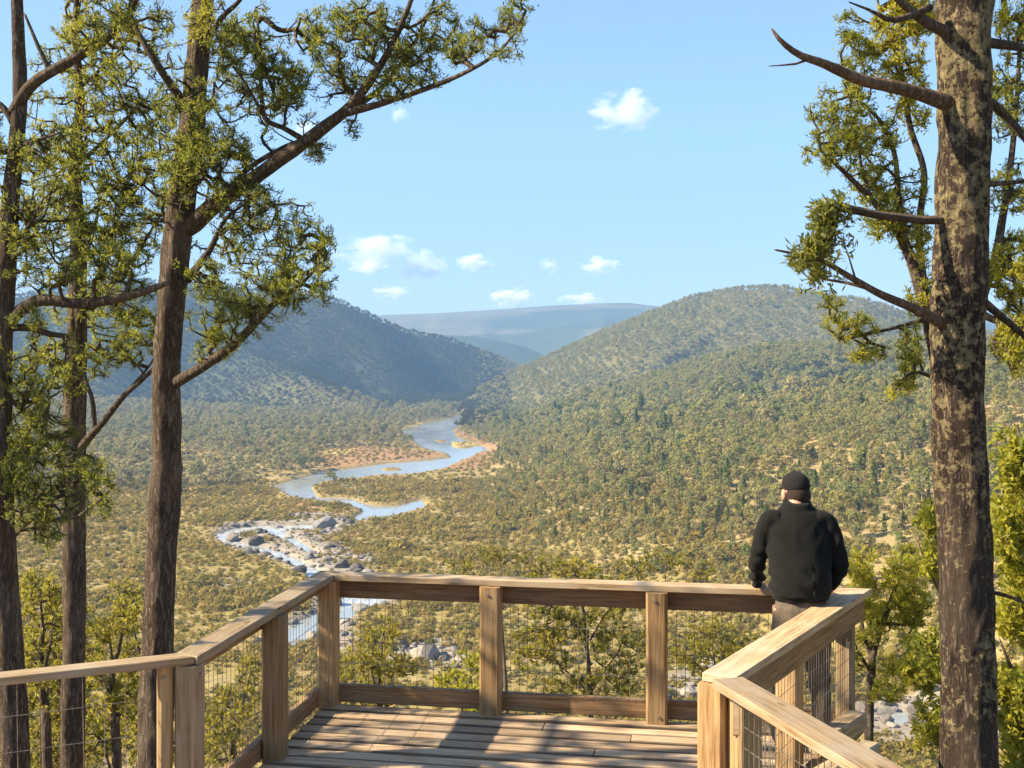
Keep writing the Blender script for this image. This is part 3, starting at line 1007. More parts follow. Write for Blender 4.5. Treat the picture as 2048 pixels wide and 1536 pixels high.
def prism(name, prof, length, mat, loc, yaw, parent, pitch=0.0, roll=0.0, jig=0.0):
    """a timber: profile in local (y,z), extruded along local x from 0 to length"""
    prof = np.asarray(prof, float); k = len(prof)
    ns = max(2, int(length / 0.6) + 1)
    V = []
    for s_ in np.linspace(0, length, ns):
        dy, dz = (random.gauss(0, jig), random.gauss(0, jig)) if jig else (0, 0)
        V += [(s_, y + dy, z + dz) for y, z in prof]
    me = bpy.data.meshes.new(name)
    fs = []
    for a in range(ns - 1):
        for j in range(k):
            j2 = (j + 1) % k
            fs.append((a * k + j, a * k + j2, (a + 1) * k + j2, (a + 1) * k + j))
    fs.append(tuple(range(k))[::-1]); fs.append(tuple((ns - 1) * k + j for j in range(k)))
    me.from_pydata(V, [], fs)
    bm = bmesh.new(); bm.from_mesh(me); bmesh.ops.recalc_face_normals(bm, faces=bm.faces); bm.to_mesh(me); bm.free()
    me.materials.append(mat)
    o = bpy.data.objects.new(name, me)
    COL.objects.link(o)
    o.rotation_euler = (roll, pitch, yaw)
    o.location = Vector(loc) - plat.location if parent is plat else loc
    o.parent = parent
    return o


def rect(w_, h_, c=0.006):
    a, b_ = w_ / 2, h_ / 2
    return [(-a + c, -b_), (a - c, -b_), (a, -b_ + c), (a, b_ - c), (a - c, b_), (-a + c, b_), (-a, b_ - c), (-a, -b_ + c)]


def yaw_of(v): return math.atan2(v[1], v[0])


DECKPOLY = [A_, B_, C_, D_, np.array([-4.40, 2.65]), F_, E_]
# deck boards run parallel to the long far rail
ux = (B_ - A_) / np.linalg.norm(B_ - A_)
uy = np.array([-ux[1], ux[0]])
org = A_
BW, BG = 0.130, 0.029
vmin = min((p - org) @ uy for p in DECKPOLY)
k = 0
v = -0.02
while v - BW > vmin:
    vc = v - BW / 2
    ints = []
    n = len(DECKPOLY)
    for i in range(n):
        p, q = DECKPOLY[i], DECKPOLY[(i + 1) % n]
        a, b_ = (p - org) @ uy, (q - org) @ uy
        if (a > vc) != (b_ > vc):
            tt = (vc - a) / (b_ - a)
            pt = p + tt * (q - p)
            ints.append((pt - org) @ ux)
    ints.sort()
    for s0, s1 in zip(ints[::2], ints[1::2]):
        cuts = [s0, s1]
        if k % 3 == 1 and s1 - s0 > 2: cuts = [s0, s0 + (s1 - s0) * (0.42 + 0.2 * random.random()), s1]
        if k % 3 == 2 and s1 - s0 > 3.4: cuts = [s0, s0 + (s1 - s0) * (0.55 + 0.2 * random.random()), s1]
        for c0, c1 in zip(cuts[:-1], cuts[1:]):
            if c1 - c0 < 0.15: continue
            p0 = org + ux * (c0 + 0.004) + uy * (vc + random.gauss(0, 0.0025))
            prism('deck_board', rect(BW + random.gauss(0, 0.002), 0.035, 0.005), c1 - c0 - 0.008, M['deck'],
                  (p0[0], p0[1], -0.0185 + random.gauss(0, 0.005)), yaw_of(ux) + random.gauss(0, 0.0009), plat, 0, random.gauss(0, 0.012), 0.0012)
    v -= BW + BG
    k += 1

# bearers and joists under the deck, posts down to the hillside
for t_ in (0.10, 0.5, 0.9):
    p0 = A_ + (B_ - A_) * t_ - uy * (-0.05)
    L_ = 5.2 if t_ < 0.8 else 2.6
    prism('joist', rect(0.07, 0.19), L_, M['beam'], (p0[0], p0[1], -0.135), yaw_of(-uy), plat)
for vv in (-0.25, -1.55):
    p0 = org + uy * vv - ux * (-0.15 if vv > -1 else 0.0)
    L_ = 3.75 if vv > -1 else 3.25
    prism('bearer', rect(0.10, 0.20), L_, M['beam'], (p0[0], p0[1], -0.335), yaw_of(ux), plat)
for px_, py_ in ((-1.1, 8.05), (0.4, 7.85), (1.95, 7.55), (-1.2, 6.75), (0.2, 6.5), (1.35, 6.3)):
    g = float(height(np.array([[px_]]), np.array([[py_]]))[0, 0])
    prism('stump', rect(0.16, 0.16, 0.03), -0.436 - g + 0.3, M['post'], (px_, py_, g - 0.3), 0, plat, -math.pi / 2)

POSTW = 0.135


_bm = bmesh.new()
bmesh.ops.create_cone(_bm, cap_ends=True, segments=8, radius1=0.013, radius2=0.010, depth=0.012, matrix=Matrix.Rotation(math.pi / 2, 4, 'X'))
bolt_me = bpy.data.meshes.new('bolt'); _bm.to_mesh(bolt_me); _bm.free()
bolt_me.materials.append(M['wire'])


def post(p, yaw, z0=-0.30, w_=POSTW, off=(0, 0), mat=None, top=None):
    q = np.array(p, float) + np.array(off)
    top = (RH - 0.047) if top is None else top
    o = prism('post', rect(w_, w_, 0.016), top - z0, mat or M['post'], (q[0], q[1], z0), yaw, plat, 0)
    # stand it up: local x -> world z
    o.rotation_euler = (Matrix.Rotation(yaw, 3, 'Z') @ Matrix.Rotation(-math.pi / 2, 3, 'Y')).to_euler()
    for hz, dz in ((RH - .10, .012), (0.06, -.014)):
        b_ = bpy.data.objects.new('bolt', bolt_me); COL.objects.link(b_)
        b_.parent = o
        b_.location = (hz - z0, -w_ / 2 - 0.002, dz)
    return o


def handrail(p, q, m0, m1, w_=0.165, t_=0.045):
    """mitred plank from p to q; m0, m1 are the mitre normals' angles given as neighbouring points or None"""
    p = np.array(p); q = np.array(q)
    d = (q - p) / np.linalg.norm(q - p); nrm = np.array([-d[1], d[0]])
    def ends(pt, other, sgn):
        if other is None:
            return pt + nrm * w_ / 2, pt - nrm * w_ / 2
        e = np.array(other) - pt; e /= np.linalg.norm(e)
        bis = (-d * sgn * -1 + 0)  # unused
        a = -d * sgn        # direction back along this rail
        b2 = e
        m = a + b2
        if np.linalg.norm(m) < 1e-3: return pt + nrm * w_ / 2, pt - nrm * w_ / 2
        m /= np.linalg.norm(m)
        k_ = (w_ / 2) / abs(m @ nrm)
        s1 = np.sign(m @ nrm)
        gap = d * sgn * -0.002
        return pt + m * k_ * s1 + gap, pt - m * k_ * s1 + gap
    l0, r0 = ends(p, m0, -1); l1, r1 = ends(q, m1, 1)
    yaw = yaw_of(d)
    def loc(x):
        r = x - p
        return np.array([r @ d, r @ nrm])
    bm = bmesh.new()
    pts = [loc(r0), loc(r1), loc(l1), loc(l0)]
    lo = [bm.verts.new((a[0], a[1], -t_)) for a in pts]
    hi = [bm.verts.new((a[0], a[1], 0)) for a in pts]
    bm.faces.new(lo[::-1]); bm.faces.new(hi)
    for i in range(4):
        bm.faces.new((lo[i], lo[(i + 1) % 4], hi[(i + 1) % 4], hi[i]))
    bmesh.ops.bevel(bm, geom=list(bm.edges), offset=0.004, segments=1, affect='EDGES')
    me = bpy.data.meshes.new('handrail'); bm.to_mesh(me); bm.free()
    me.materials.append(M['rail'])
    o = bpy.data.objects.new('handrail', me); COL.objects.link(o)
    o.location = Vector((p[0], p[1], RH)) - plat.location
    o.rotation_euler = (0, 0, yaw)
    o.parent = plat
    return o


handrail(F_, E_, None, A_, 0.12, 0.042)
handrail(E_, A_, F_, B_, 0.15)
handrail(A_, B_, E_, C_, 0.145)
handrail(B_, C_, A_, None, 0.18)
dCD = (D_ - C_) / np.linalg.norm(D_ - C_)
hr = handrail(C_ + np.array([0.03, -0.05]), D_, None, None, 0.165)


def wire_panel(p, q, z0, z1, vs=0.06, hs=(0, .16, .32, .48, .64), rad=0.0021, name='wire_mesh'):
    p = np.array(p); q = np.array(q)
    L_ = np.linalg.norm(q - p); d = (q - p) / L_
    V, Fc = [], []
    def bar(a, b_, r):
        a = np.array(a); b_ = np.array(b_)
        v_, f_ = tube_np(np.array([a, b_]), [r, r], 4)
        Fc.append(f_ + sum(len(x) for x in V)); V.append(v_)
    n = int(L_ / vs)
    for i in range(n + 1):
        s_ = i / n * L_
        j = random.gauss(0, 0.003)
        bar((s_ + j, random.gauss(0, .002), z0), (s_ - j, 0, z1), rad)
    for h_ in hs:
        z = z0 + h_
        if z < z1 + 1e-3:
            bar((0, 0.004, z), (L_ * 0.5, 0.004, z - 0.006), rad * 1.1); bar((L_ * 0.5, 0.004, z - 0.006), (L_, 0.004, z), rad * 1.1)
    me = mesh_np(name, np.vstack(V), np.vstack(Fc), mats=[M['wire']])
    o = bpy.data.objects.new(name, me); COL.objects.link(o)
    o.location = Vector((p[0], p[1], 0)) - plat.location
    o.rotation_euler = (0, 0, yaw_of(d)); o.parent = plat
    return o


def rail_run(p, q, out, beam=True, kick=True, beam_h=0.14, beam_drop=0.0):
    """beam under the handrail, kickboard and mesh on the outer side of the posts"""
    p = np.array(p); q = np.array(q)
    d = (q - p) / np.linalg.norm(q - p); L_ = np.linalg.norm(q - p)
    o = np.array(out, float)
    if beam:
        a = p + o * 0.052 + d * 0.02
        prism('beam', rect(0.045, beam_h), L_ - 0.04, M['beam'], (a[0], a[1], RH - 0.047 - beam_h / 2), yaw_of(d), plat, 0, 0, 0.0006)
    if kick:
        a = p + o * 0.050 + d * 0.02
        prism('kickboard', rect(0.045, 0.13), L_ - 0.04, M['beam'], (a[0], a[1], 0.067), yaw_of(d), plat, 0, 0, 0.0006)


def outn(p, q):
    d = (np.array(q) - np.array(p)); d = d / np.linalg.norm(d)
    return np.array([-d[1], d[0]])


yAB, yEA, yCB, yFE, yCD = yaw_of(B_ - A_), yaw_of(A_ - E_), yaw_of(B_ - C_), yaw_of(E_ - F_), yaw_of(D_ - C_)
oAB, oEA, oBC, oFE = outn(A_, B_), outn(E_, A_), outn(B_, C_), outn(F_, E_)
oCD = np.array([-(D_ - C_)[1], (D_ - C_)[0]]); oCD /= np.linalg.norm(oCD)
inset = 0.045
PA = A_ - oAB * inset
rail_run(A_, B_, oAB); rail_run(E_, A_, oEA, beam_h=0.09); rail_run(B_, C_, oBC, beam_h=0.14)
for t_ in (0.331, 0.645):
    post(A_ + (B_ - A_) * t_ - oAB * inset, yAB, w_=0.145)
post(A_ + np.array([0.02, -0.05]), yAB)
post(B_ + np.array([-0.07, -0.04]), yCB, mat=M['rail'], w_=0.11)
post(E_ + (A_ - E_) * 0.5 - oEA * inset, yEA)
post(E_ + np.array([0.015, 0.0]), yEA, w_=0.125, mat=M['rail'])
post(E_ + np.array([-0.105, -0.04]), yFE, w_=0.075)
post(C_ + (B_ - C_) * 0.5 - oBC * inset, yCB)
post(C_ + np.array([-0.015, 0.035]), yCB, w_=0.14)
post(C_ + np.array([0.115, -0.06]), yCD, w_=0.13)
prism('cleat', rect(0.028, 0.20), 0.03, M['rail'], (C_[0] + 0.045, C_[1] - 0.11, RH - 0.16), -0.2, plat)
post(C_ + (D_ - C_) * 0.62, yCD)
post(F_ + (E_ - F_) * 0.45, yFE)
post(F_ + (E_ - F_) * 0.03, yFE)
zlo, zhi = 0.135, RH - 0.047 - 0.14
seg = [0.0, 0.331, 0.645, 1.0]
for a, b_ in zip(seg[:-1], seg[1:]):
    wire_panel(A_ + (B_ - A_) * a + oAB * 0.015 + ux * 0.07, A_ + (B_ - A_) * b_ + oAB * 0.015 - ux * 0.07, zlo, zhi)
for a, b_ in ((0, .5), (.5, 1)):
    dd = (A_ - E_) / np.linalg.norm(A_ - E_)
    wire_panel(E_ + (A_ - E_) * a + oEA * 0.015 + dd * .07, E_ + (A_ - E_) * b_ + oEA * 0.015 - dd * .07, zlo, zhi + .05)
    dd = (C_ - B_) / np.linalg.norm(C_ - B_)
    wire_panel(B_ + (C_ - B_) * a + oBC * 0.015 + dd * .07, B_ + (C_ - B_) * b_ + oBC * 0.015 - dd * .07, zlo, zhi, 0.05, (0, .1, .2, .3, .4, .5, .6))
wire_panel(C_ + dCD * .2 + oCD * .03, D_ + oCD * .03, 0.05, RH - .05, 0.05, (0, .1, .2, .3, .4, .5, .6, .7, .8))
dFE = (E_ - F_) / np.linalg.norm(E_ - F_)
wire_panel(F_ + oFE * .03, E_ - dFE * .2 + oFE * .03, 0.05, RH - .05, 0.10, (0, .16, .32, .50, .68, .84))
# timber ends that stick out past the right hand edge of the deck
for (pa, pb, w_) in ((P(1715, 1440, 7.3), P(1640, 1490, 6.4), 0.12), (P(1742, 1500, 6.6), P(1640, 1560, 5.9), 0.11)):
    d3 = pb - pa; L_ = np.linalg.norm(d3)
    o = prism('brace', rect(w_, w_ * 0.9, 0.012), L_, M['rail'], tuple(pa), 0, plat)
    o.rotation_euler = Vector(d3).to_track_quat('X', 'Z').to_euler()


# ------------------------------------------------------------------ near trees
def catmull(pts, n_per=8):
    p = np.asarray(pts, float)
    p = np.vstack([2 * p[0] - p[1], p, 2 * p[-1] - p[-2]])
    out = []
    for i in range(1, len(p) - 2):
        for t_ in np.linspace(0, 1, n_per, endpoint=False):
            a, b_, c, d = p[i - 1:i + 3]
            out.append(0.5 * ((2 * b_) + (-a + c) * t_ + (2 * a - 5 * b_ + 4 * c - d) * t_ ** 2 + (-a + 3 * b_ - 3 * c + d) * t_ ** 3))
    out.append(p[-2])
    return np.array(out)


def limb_mesh(name, pts4, mat, ns=14, step=0.07, rough=0.09, seed=0, knobs=()):
    """bark covered limb along points (x,y,z,r) with real relief"""
    q = catmull(pts4, 10)
    L_ = np.concatenate([[0], np.cumsum(np.linalg.norm(np.diff(q[:, :3], axis=0), axis=1))])
    n = max(4, int(L_[-1] / step))
    s_ = np.linspace(0, L_[-1], n)
    c = np.stack([np.interp(s_, L_, q[:, i]) for i in range(4)], 1)
    g = np.random.default_rng(seed + 7)
    c[1:-1, 0] += (vnoise(s_[1:-1] * 0.8, s_[1:-1] * 0 + seed, 3) - 0.5) * c[1:-1, 3] * 0.5
    c[1:-1, 1] += (vnoise(s_[1:-1] * 0.8, s_[1:-1] * 0 + seed, 4) - 0.5) * c[1:-1, 3] * 0.4
    v, f = tube_np(c[:, :3], np.maximum(c[:, 3], 0.002), ns)
    v = v.reshape(n, ns, 3)
    th = np.arange(ns) / ns
    S_, T_ = np.meshgrid(s_, th, indexing='ij')
    fr = ns * 0.33
    def per(fx, fy, sd):
        a = vnoise(T_ * fx, S_ * fy, sd); b_ = vnoise((T_ - 1) * fx + fx * 0, S_ * fy, sd)
        return a * (1 - T_) + vnoise(T_ * fx - fx, S_ * fy, sd) * T_
    rel = (per(fr, 5.0, seed) - 0.5) * 1.2 * rough + (per(fr * 1.3, 11.0, seed + 2) - 0.5) * 0.9 * rough + (per(fr * 0.4, 1.5, seed + 5) - 0.5) * rough * 1.6
    for (ks, kt, kr, kh) in knobs:
        zz = np.repeat(c[:, 2:3], ns, 1); S2 = zz
        dt = np.abs(T_ - kt); dt = np.minimum(dt, 1 - dt)
        rel += kh * np.exp(-((S2 - ks) / kr) ** 2 - (dt / 0.11) ** 2)
    ctr = c[:, None, :3]
    v = ctr + (v - ctr) * (1 + rel[..., None])
    v = v.reshape(-1, 3)
    # end caps
    V = np.vstack([v, c[0, :3], c[-1, :3] + (c[-1, :3] - c[-2, :3]) * 0.3])
    me = mesh_np(name, V, f, smooth=True, mats=[mat])
    bm = bmesh.new(); bm.from_mesh(me); bm.verts.ensure_lookup_table()
    a0 = bm.verts[len(v)]; a1 = bm.verts[len(v) + 1]
    for j in range(ns):
        bm.faces.new((bm.verts[(j + 1) % ns], bm.verts[j], a0)).smooth = True
        bm.faces.new((bm.verts[(n - 1) * ns + j], bm.verts[(n - 1) * ns + (j + 1) % ns], a1)).smooth = True
    bm.normal_update(); bm.to_mesh(me); bm.free()
    return me, c


def sprays(tips, dirs, tones, g, per=16, L=0.07, W=0.014, spread=0.9, up=0.35, scat=0.016):
    """leaf sprays at the twig tips; returns verts, faces, tone per vertex"""
    n = len(tips)
    tip = np.repeat(tips, per, 0); dr = np.repeat(dirs, per, 0); tn = np.repeat(tones, per)
    N = n * per
    d = dr * 0.7 + g.normal(0, spread * 0.62, (N, 3)); d[:, 2] += up
    d /= np.linalg.norm(d, axis=1)[:, None]
    base = tip + g.normal(0, scat, (N, 3)) - d * L * 0.15
    l = L * g.uniform(0.55, 1.25, N)[:, None]
    wv = np.cross(d, g.normal(size=(N, 3))); wv /= np.linalg.norm(wv, axis=1)[:, None] + 1e-9
    w_ = W * g.uniform(0.6, 1.3, N)[:, None]
    bend = g.normal(0, 0.12, (N, 3)) * l
    mid = base + d * l * 0.55 + bend
    v = np.stack([base, mid + wv * w_ * 0.5, base + d * l, mid - wv * w_ * 0.5], 1).reshape(-1, 3)
    f = np.arange(N * 4).reshape(-1, 4)
    t_ = np.clip(tn + g.normal(0, 0.10, N), 0, 1)
    return v, f, np.repeat(t_, 4)


def near_tree(name, label, cat, base, limbs, pads, bark, leaf, seed, group=None, per=16, L=0.075, W=0.015, space=15.0, up=0.35,
              twig_mat=None, spread=0.9, trunk_ns=40, trunk_rough=0.13, knobs=(), dead=(), clusters=2, trunk_name='trunk', bow=0.12, crown_name='crown'):
    """limbs: list of lists (px, py, dist, radius); the first is the trunk. pads: foliage masses (px,py,rx,ry,dist,ddist,tone)"""
    g = np.random.default_rng(seed)
    root = empty(name, base)
    tag(root, label, cat, group)
    nodes, nrad = [], []
    for i, lb in enumerate(limbs):
        pts4 = np.array([list(P(a, b_, d)) + [r] for a, b_, d, r in lb])
        isd = i in dead
        nm = trunk_name if i == 0 else ('dead_branch' if isd else 'branch')
        me, c = limb_mesh(nm, pts4, bark if i == 0 else (M['bark_dead'] if isd else (twig_mat or M['bark_branch'])), ns=trunk_ns if i == 0 else 11,
                          step=0.035 if i == 0 else 0.05, rough=trunk_rough if i == 0 else 0.11, seed=seed + i, knobs=knobs if i == 0 else ())
        o = link(nm, me, root)
        if not isd:
            if i == 0:
                zmin = min(p[1] + p[3] for p in pads) if pads else 0
                c = c[c[:, 2] > c[:, 2].min() + 0.35 * (c[:, 2].max() - c[:, 2].min())]
            nodes.append(c[::2, :3]); nrad.append(c[::2, 3])
    if not pads:
        return root
    nodes = np.vstack(nodes); nrad = np.concatenate(nrad)
    tg, tt = [], []
    for (cx, cy, rx, ry, d, dd, tone, *th_) in pads:
        n = max(5, int(math.pi * rx * ry / (space * space) * (th_[0] if th_ else 1.0)))
        q = g.normal(size=(n, 3)); q /= np.linalg.norm(q, axis=1)[:, None]
        q *= g.uniform(0, 1, n)[:, None] ** 0.42
        # clump: pull the points together in small groups so sky shows between them
        kc = max(2, n // 9)
        ck = q[g.integers(0, n, kc)]
        near = np.argmin(((q[:, None, :] - ck[None]) ** 2).sum(-1), 1)
        q = q * 0.76 + ck[near] * 0.24
        for a in q:
            tg.append(P(cx + a[0] * rx, cy + a[1] * ry, d + a[2] * dd))
        tt.append(np.clip(tone + 0.5 * (fbm(q[:, 0] * 2.2 + seed, q[:, 1] * 2.2, 2, seed) - 0.5) * 2 + g.normal(0, 0.08, n), 0, 1))
    tg = np.array(tg); tt = np.concatenate(tt)
    d0 = np.array([np.min(((nodes - p) ** 2).sum(1)) for p in tg])
    od = np.argsort(d0)
    nb = len(nodes)
    allp = [p for p in nodes]
    arr = np.zeros((nb + len(tg) * 3, 3)); arr[:nb] = nodes
    cost = np.zeros(nb + len(tg) * 3)
    par = np.full(nb + len(tg) * 3, -1); nn = nb
    tipi = []
    tdir = []
    for k_ in od:
        p = tg[k_]
        dv = arr[:nn] - p
        dist = np.sqrt((dv ** 2).sum(1))
        j = int(np.argmin(dist * (1 + 0.25 * (dv[:, 2] > 0.15)) + 0.12 * cost[:nn]))
        a = arr[j]
        ln = np.linalg.norm(p - a)
        if ln < 1e-4: ln = 1e-4
        sag = np.array([0, 0, -bow * ln]) + g.normal(0, 0.06, 3) * ln
        prev = j
        if ln > 0.12:
            for fr in (0.36, 0.7):
                m = a + (p - a) * fr + sag * (4 * fr * (1 - fr)) * (0.6)
                arr[nn] = m; par[nn] = prev; cost[nn] = cost[prev] + ln * .35; prev = nn; nn += 1
        arr[nn] = p; par[nn] = prev; cost[nn] = cost[prev] + ln * .35
        dr = p - arr[prev]
        tdir.append(dr / (np.linalg.norm(dr) + 1e-6)); tipi.append((nn, k_))
        nn += 1
    # radii from the number of twigs carried
    cnt = np.zeros(nn); 
    for i in range(nn - 1, nb - 1, -1):
        cnt[i] += 1
        cnt[par[i]] += cnt[i]
    rad = 0.0034 * np.maximum(cnt, 1) ** 0.42
    ii = np.arange(nb, nn)
    a = arr[par[ii]]; b_ = arr[ii]
    ra = np.minimum(np.where(par[ii] < nb, rad[ii] * 1.15, rad[par[ii]]), rad[ii] * 1.6); rb = rad[ii]
    t_ = b_ - a; t_ /= np.linalg.norm(t_, axis=1)[:, None] + 1e-9
    u = np.cross(t_, np.array([0.31, 0.2, 0.93])); u /= np.linalg.norm(u, axis=1)[:, None] + 1e-9
    w_ = np.cross(t_, u)
    ns = 4
    th = np.arange(ns) / ns * 2 * np.pi
    ring = u[:, None] * np.cos(th)[None, :, None] + w_[:, None] * np.sin(th)[None, :, None]
    v = np.stack([a[:, None] + ring * ra[:, None, None], b_[:, None] + ring * rb[:, None, None]], 1).reshape(-1, 3)
    i0 = np.arange(len(ii))[:, None] * 8; j = np.arange(4)[None]; j2 = (j + 1) % 4
    f = np.stack([i0 + j, i0 + j2, i0 + 4 + j2, i0 + 4 + j], -1).reshape(-1, 4)
    tag(link('twigs', mesh_np('twigs', v, f, smooth=True, mats=[twig_mat or M['bark_branch']]), root), kind='stuff')
    tips = np.array([arr[i] for i, _ in tipi]); tones = np.array([tt[k_] for _, k_ in tipi]); dirs = np.array(tdir)
    T, D_r, TN = [tips], [dirs], [tones]
    for c_ in range(clusters - 1):
        T.append(tips - dirs * g.uniform(0.03, 0.12, len(tips))[:, None] + g.normal(0, 0.05, tips.shape)); D_r.append(dirs); TN.append(tones)
    v, f, tv = sprays(np.vstack(T), np.vstack(D_r), np.concatenate(TN), g, per, L, W, spread, up)
    tag(link(crown_name, mesh_np(crown_name, v, f, mats=[leaf], attrs={'tone': tv}), root), kind='stuff')
    return root


def ground_at(p):
    return float(height(np.array([[p[0]]]), np.array([[p[1]]]))[0, 0])


def base_of(px, d):
    p = P(px, 1536, d)
    return (p[0], p[1], ground_at(p))


def foot(px, d, r):
    """a limb point on the hillside below column px at distance d"""
    b_ = base_of(px, d)
    return (px, HY + (EYE - (b_[2] - 0.4)) * F / d, d, r)


# the big cypress pine inside the left rail's corner, forked, with the long limb to the upper right
near_tree('cypress_pine_tree', 'tall forked pine with a long limb reaching right over the valley, behind the left rail', 'tree', base_of(298, 9.2),
    [[foot(290, 9.2, .19), (298, 1560, 9.2, .146), (310, 1300, 9.2, .128), (325, 1100, 9.2, .118), (334, 900, 9.2, .110), (331, 750, 9.2, .107), (345, 600, 9.2, .108), (362, 450, 9.2, .108),
      (382, 300, 9.2, .105), (390, 200, 9.2, .095), (402, 60, 9.2, .085), (410, -100, 9.3, .07), (405, -400, 9.3, .05), (420, -700, 9.4, .02)],
     [(375, 455, 9.2, .075), (415, 418, 9.1, .070), (450, 393, 9.0, .066), (520, 348, 8.9, .057), (600, 292, 8.7, .048), (650, 255, 8.6, .045), (700, 215, 8.5, .038), (750, 150, 8.4, .03), (785, 90, 8.4, .024), (812, 30, 8.3, .018), (845, -60, 8.2, .01)],
     [(690, 226, 8.5, .032), (760, 208, 8.4, .024), (850, 178, 8.3, .020), (920, 150, 8.2, .016), (990, 110, 8.1, .012), (1035, 60, 8.0, .007)],
     [(700, 218, 8.5, .028), (760, 178, 8.6, .020), (812, 112, 8.7, .015), (850, 45, 8.8, .011), (885, -40, 8.8, .007)],
     [(615, 284, 8.7, .026), (570, 257, 8.6, .020), (530, 236, 8.5, .018), (522, 170, 8.5, .015), (520, 100, 8.5, .012), (512, 15, 8.5, .008)],
     [(530, 236, 8.5, .014), (490, 165, 8.4, .011), (450, 110, 8.4, .009), (430, 60, 8.4, .006)],
     [(440, 400, 9.0, .03), (500, 335, 9.1, .02), (580, 290, 9.2, .022), (610, 288, 8.9, .02)],
     [(372, 210, 9.2, .040), (340, 165, 9.1, .034), (310, 120, 9.0, .028), (280, 70, 9.0, .020), (255, 10, 9.0, .012)],
     [(345, 770, 9.2, .05), (400, 738, 9.0, .040), (470, 688, 8.8, .034), (540, 615, 8.6, .026), (595, 575, 8.5, .016), (640, 530, 8.4, .008)],
     [(375, 560, 9.2, .035), (420, 500, 9.0, .024), (450, 440, 8.9, .014), (500, 400, 8.8, .008)],
     [(400, 110, 9.2, .030), (440, 40, 9.0, .022), (480, 0, 8.9, .016), (540, -80, 8.8, .010)]],
    [(400, 260, 80, 95, 9.0, .45, .30), (370, 335, 75, 65, 8.9, .4, .25), (455, 310, 60, 55, 8.9, .4, .38), (470, 380, 55, 40, 8.9, .3, .42), (410, 45, 45, 70, 8.95, .3, .75),
     (500, 95, 65, 100, 8.5, .3, .30), (565, 170, 40, 70, 8.5, .3, .38), (455, 95, 40, 60, 8.4, .2, .3), (650, 60, 62, 62, 8.4, .3, .45), (730, 55, 60, 70, 8.4, .3, .42), (690, 150, 35, 50, 8.5, .2, .5),
     (800, 110, 70, 90, 8.5, .3, .42), (880, 55, 50, 60, 8.5, .3, .45), (915, 105, 45, 40, 8.3, .2, .35), (960, 75, 45, 45, 8.2, .2, .25), (1030, 40, 42, 55, 8.1, .25, .22), (1010, 110, 40, 18, 8.0, .15, .25),
     (640, 300, 35, 32, 8.6, .2, .35), (705, 258, 18, 28, 8.5, .1, .25), (600, 170, 30, 50, 8.6, .2, .4), (780, 190, 60, 14, 8.4, .2, .4), (840, 165, 60, 16, 8.3, .1, .3),
     (525, 420, 60, 52, 8.8, .3, .25), (575, 480, 42, 42, 8.7, .3, .3), (480, 470, 48, 48, 8.9, .3, .3), (640, 505, 36, 58, 8.4, .25, .42), (565, 585, 60, 55, 8.6, .3, .40),
     (480, 625, 68, 62, 8.8, .35, .40), (425, 690, 52, 48, 9.0, .3, .45), (420, 570, 45, 50, 9.0, .3, .38), (630, 580, 40, 25, 8.4, .2, .35),
     (450, -160, 240, 120, 9.2, .9, .4), (760, -110, 160, 70, 8.6, .5, .4),
     (420, 300, 150, 280, 9.1, .5, .35, .4), (560, 150, 150, 130, 8.6, .4, .4, .3), (740, 110, 180, 110, 8.5, .4, .4, .3), (560, 500, 110, 120, 8.7, .4, .4, .35), (480, 600, 130, 110, 8.8, .4, .45, .4), (600, 520, 90, 110, 8.5, .4, .4, .35)],
    M['bark_left'], M['leaf_pine'], 101, per=22, space=11.6, L=0.042, W=0.0080, clusters=1)

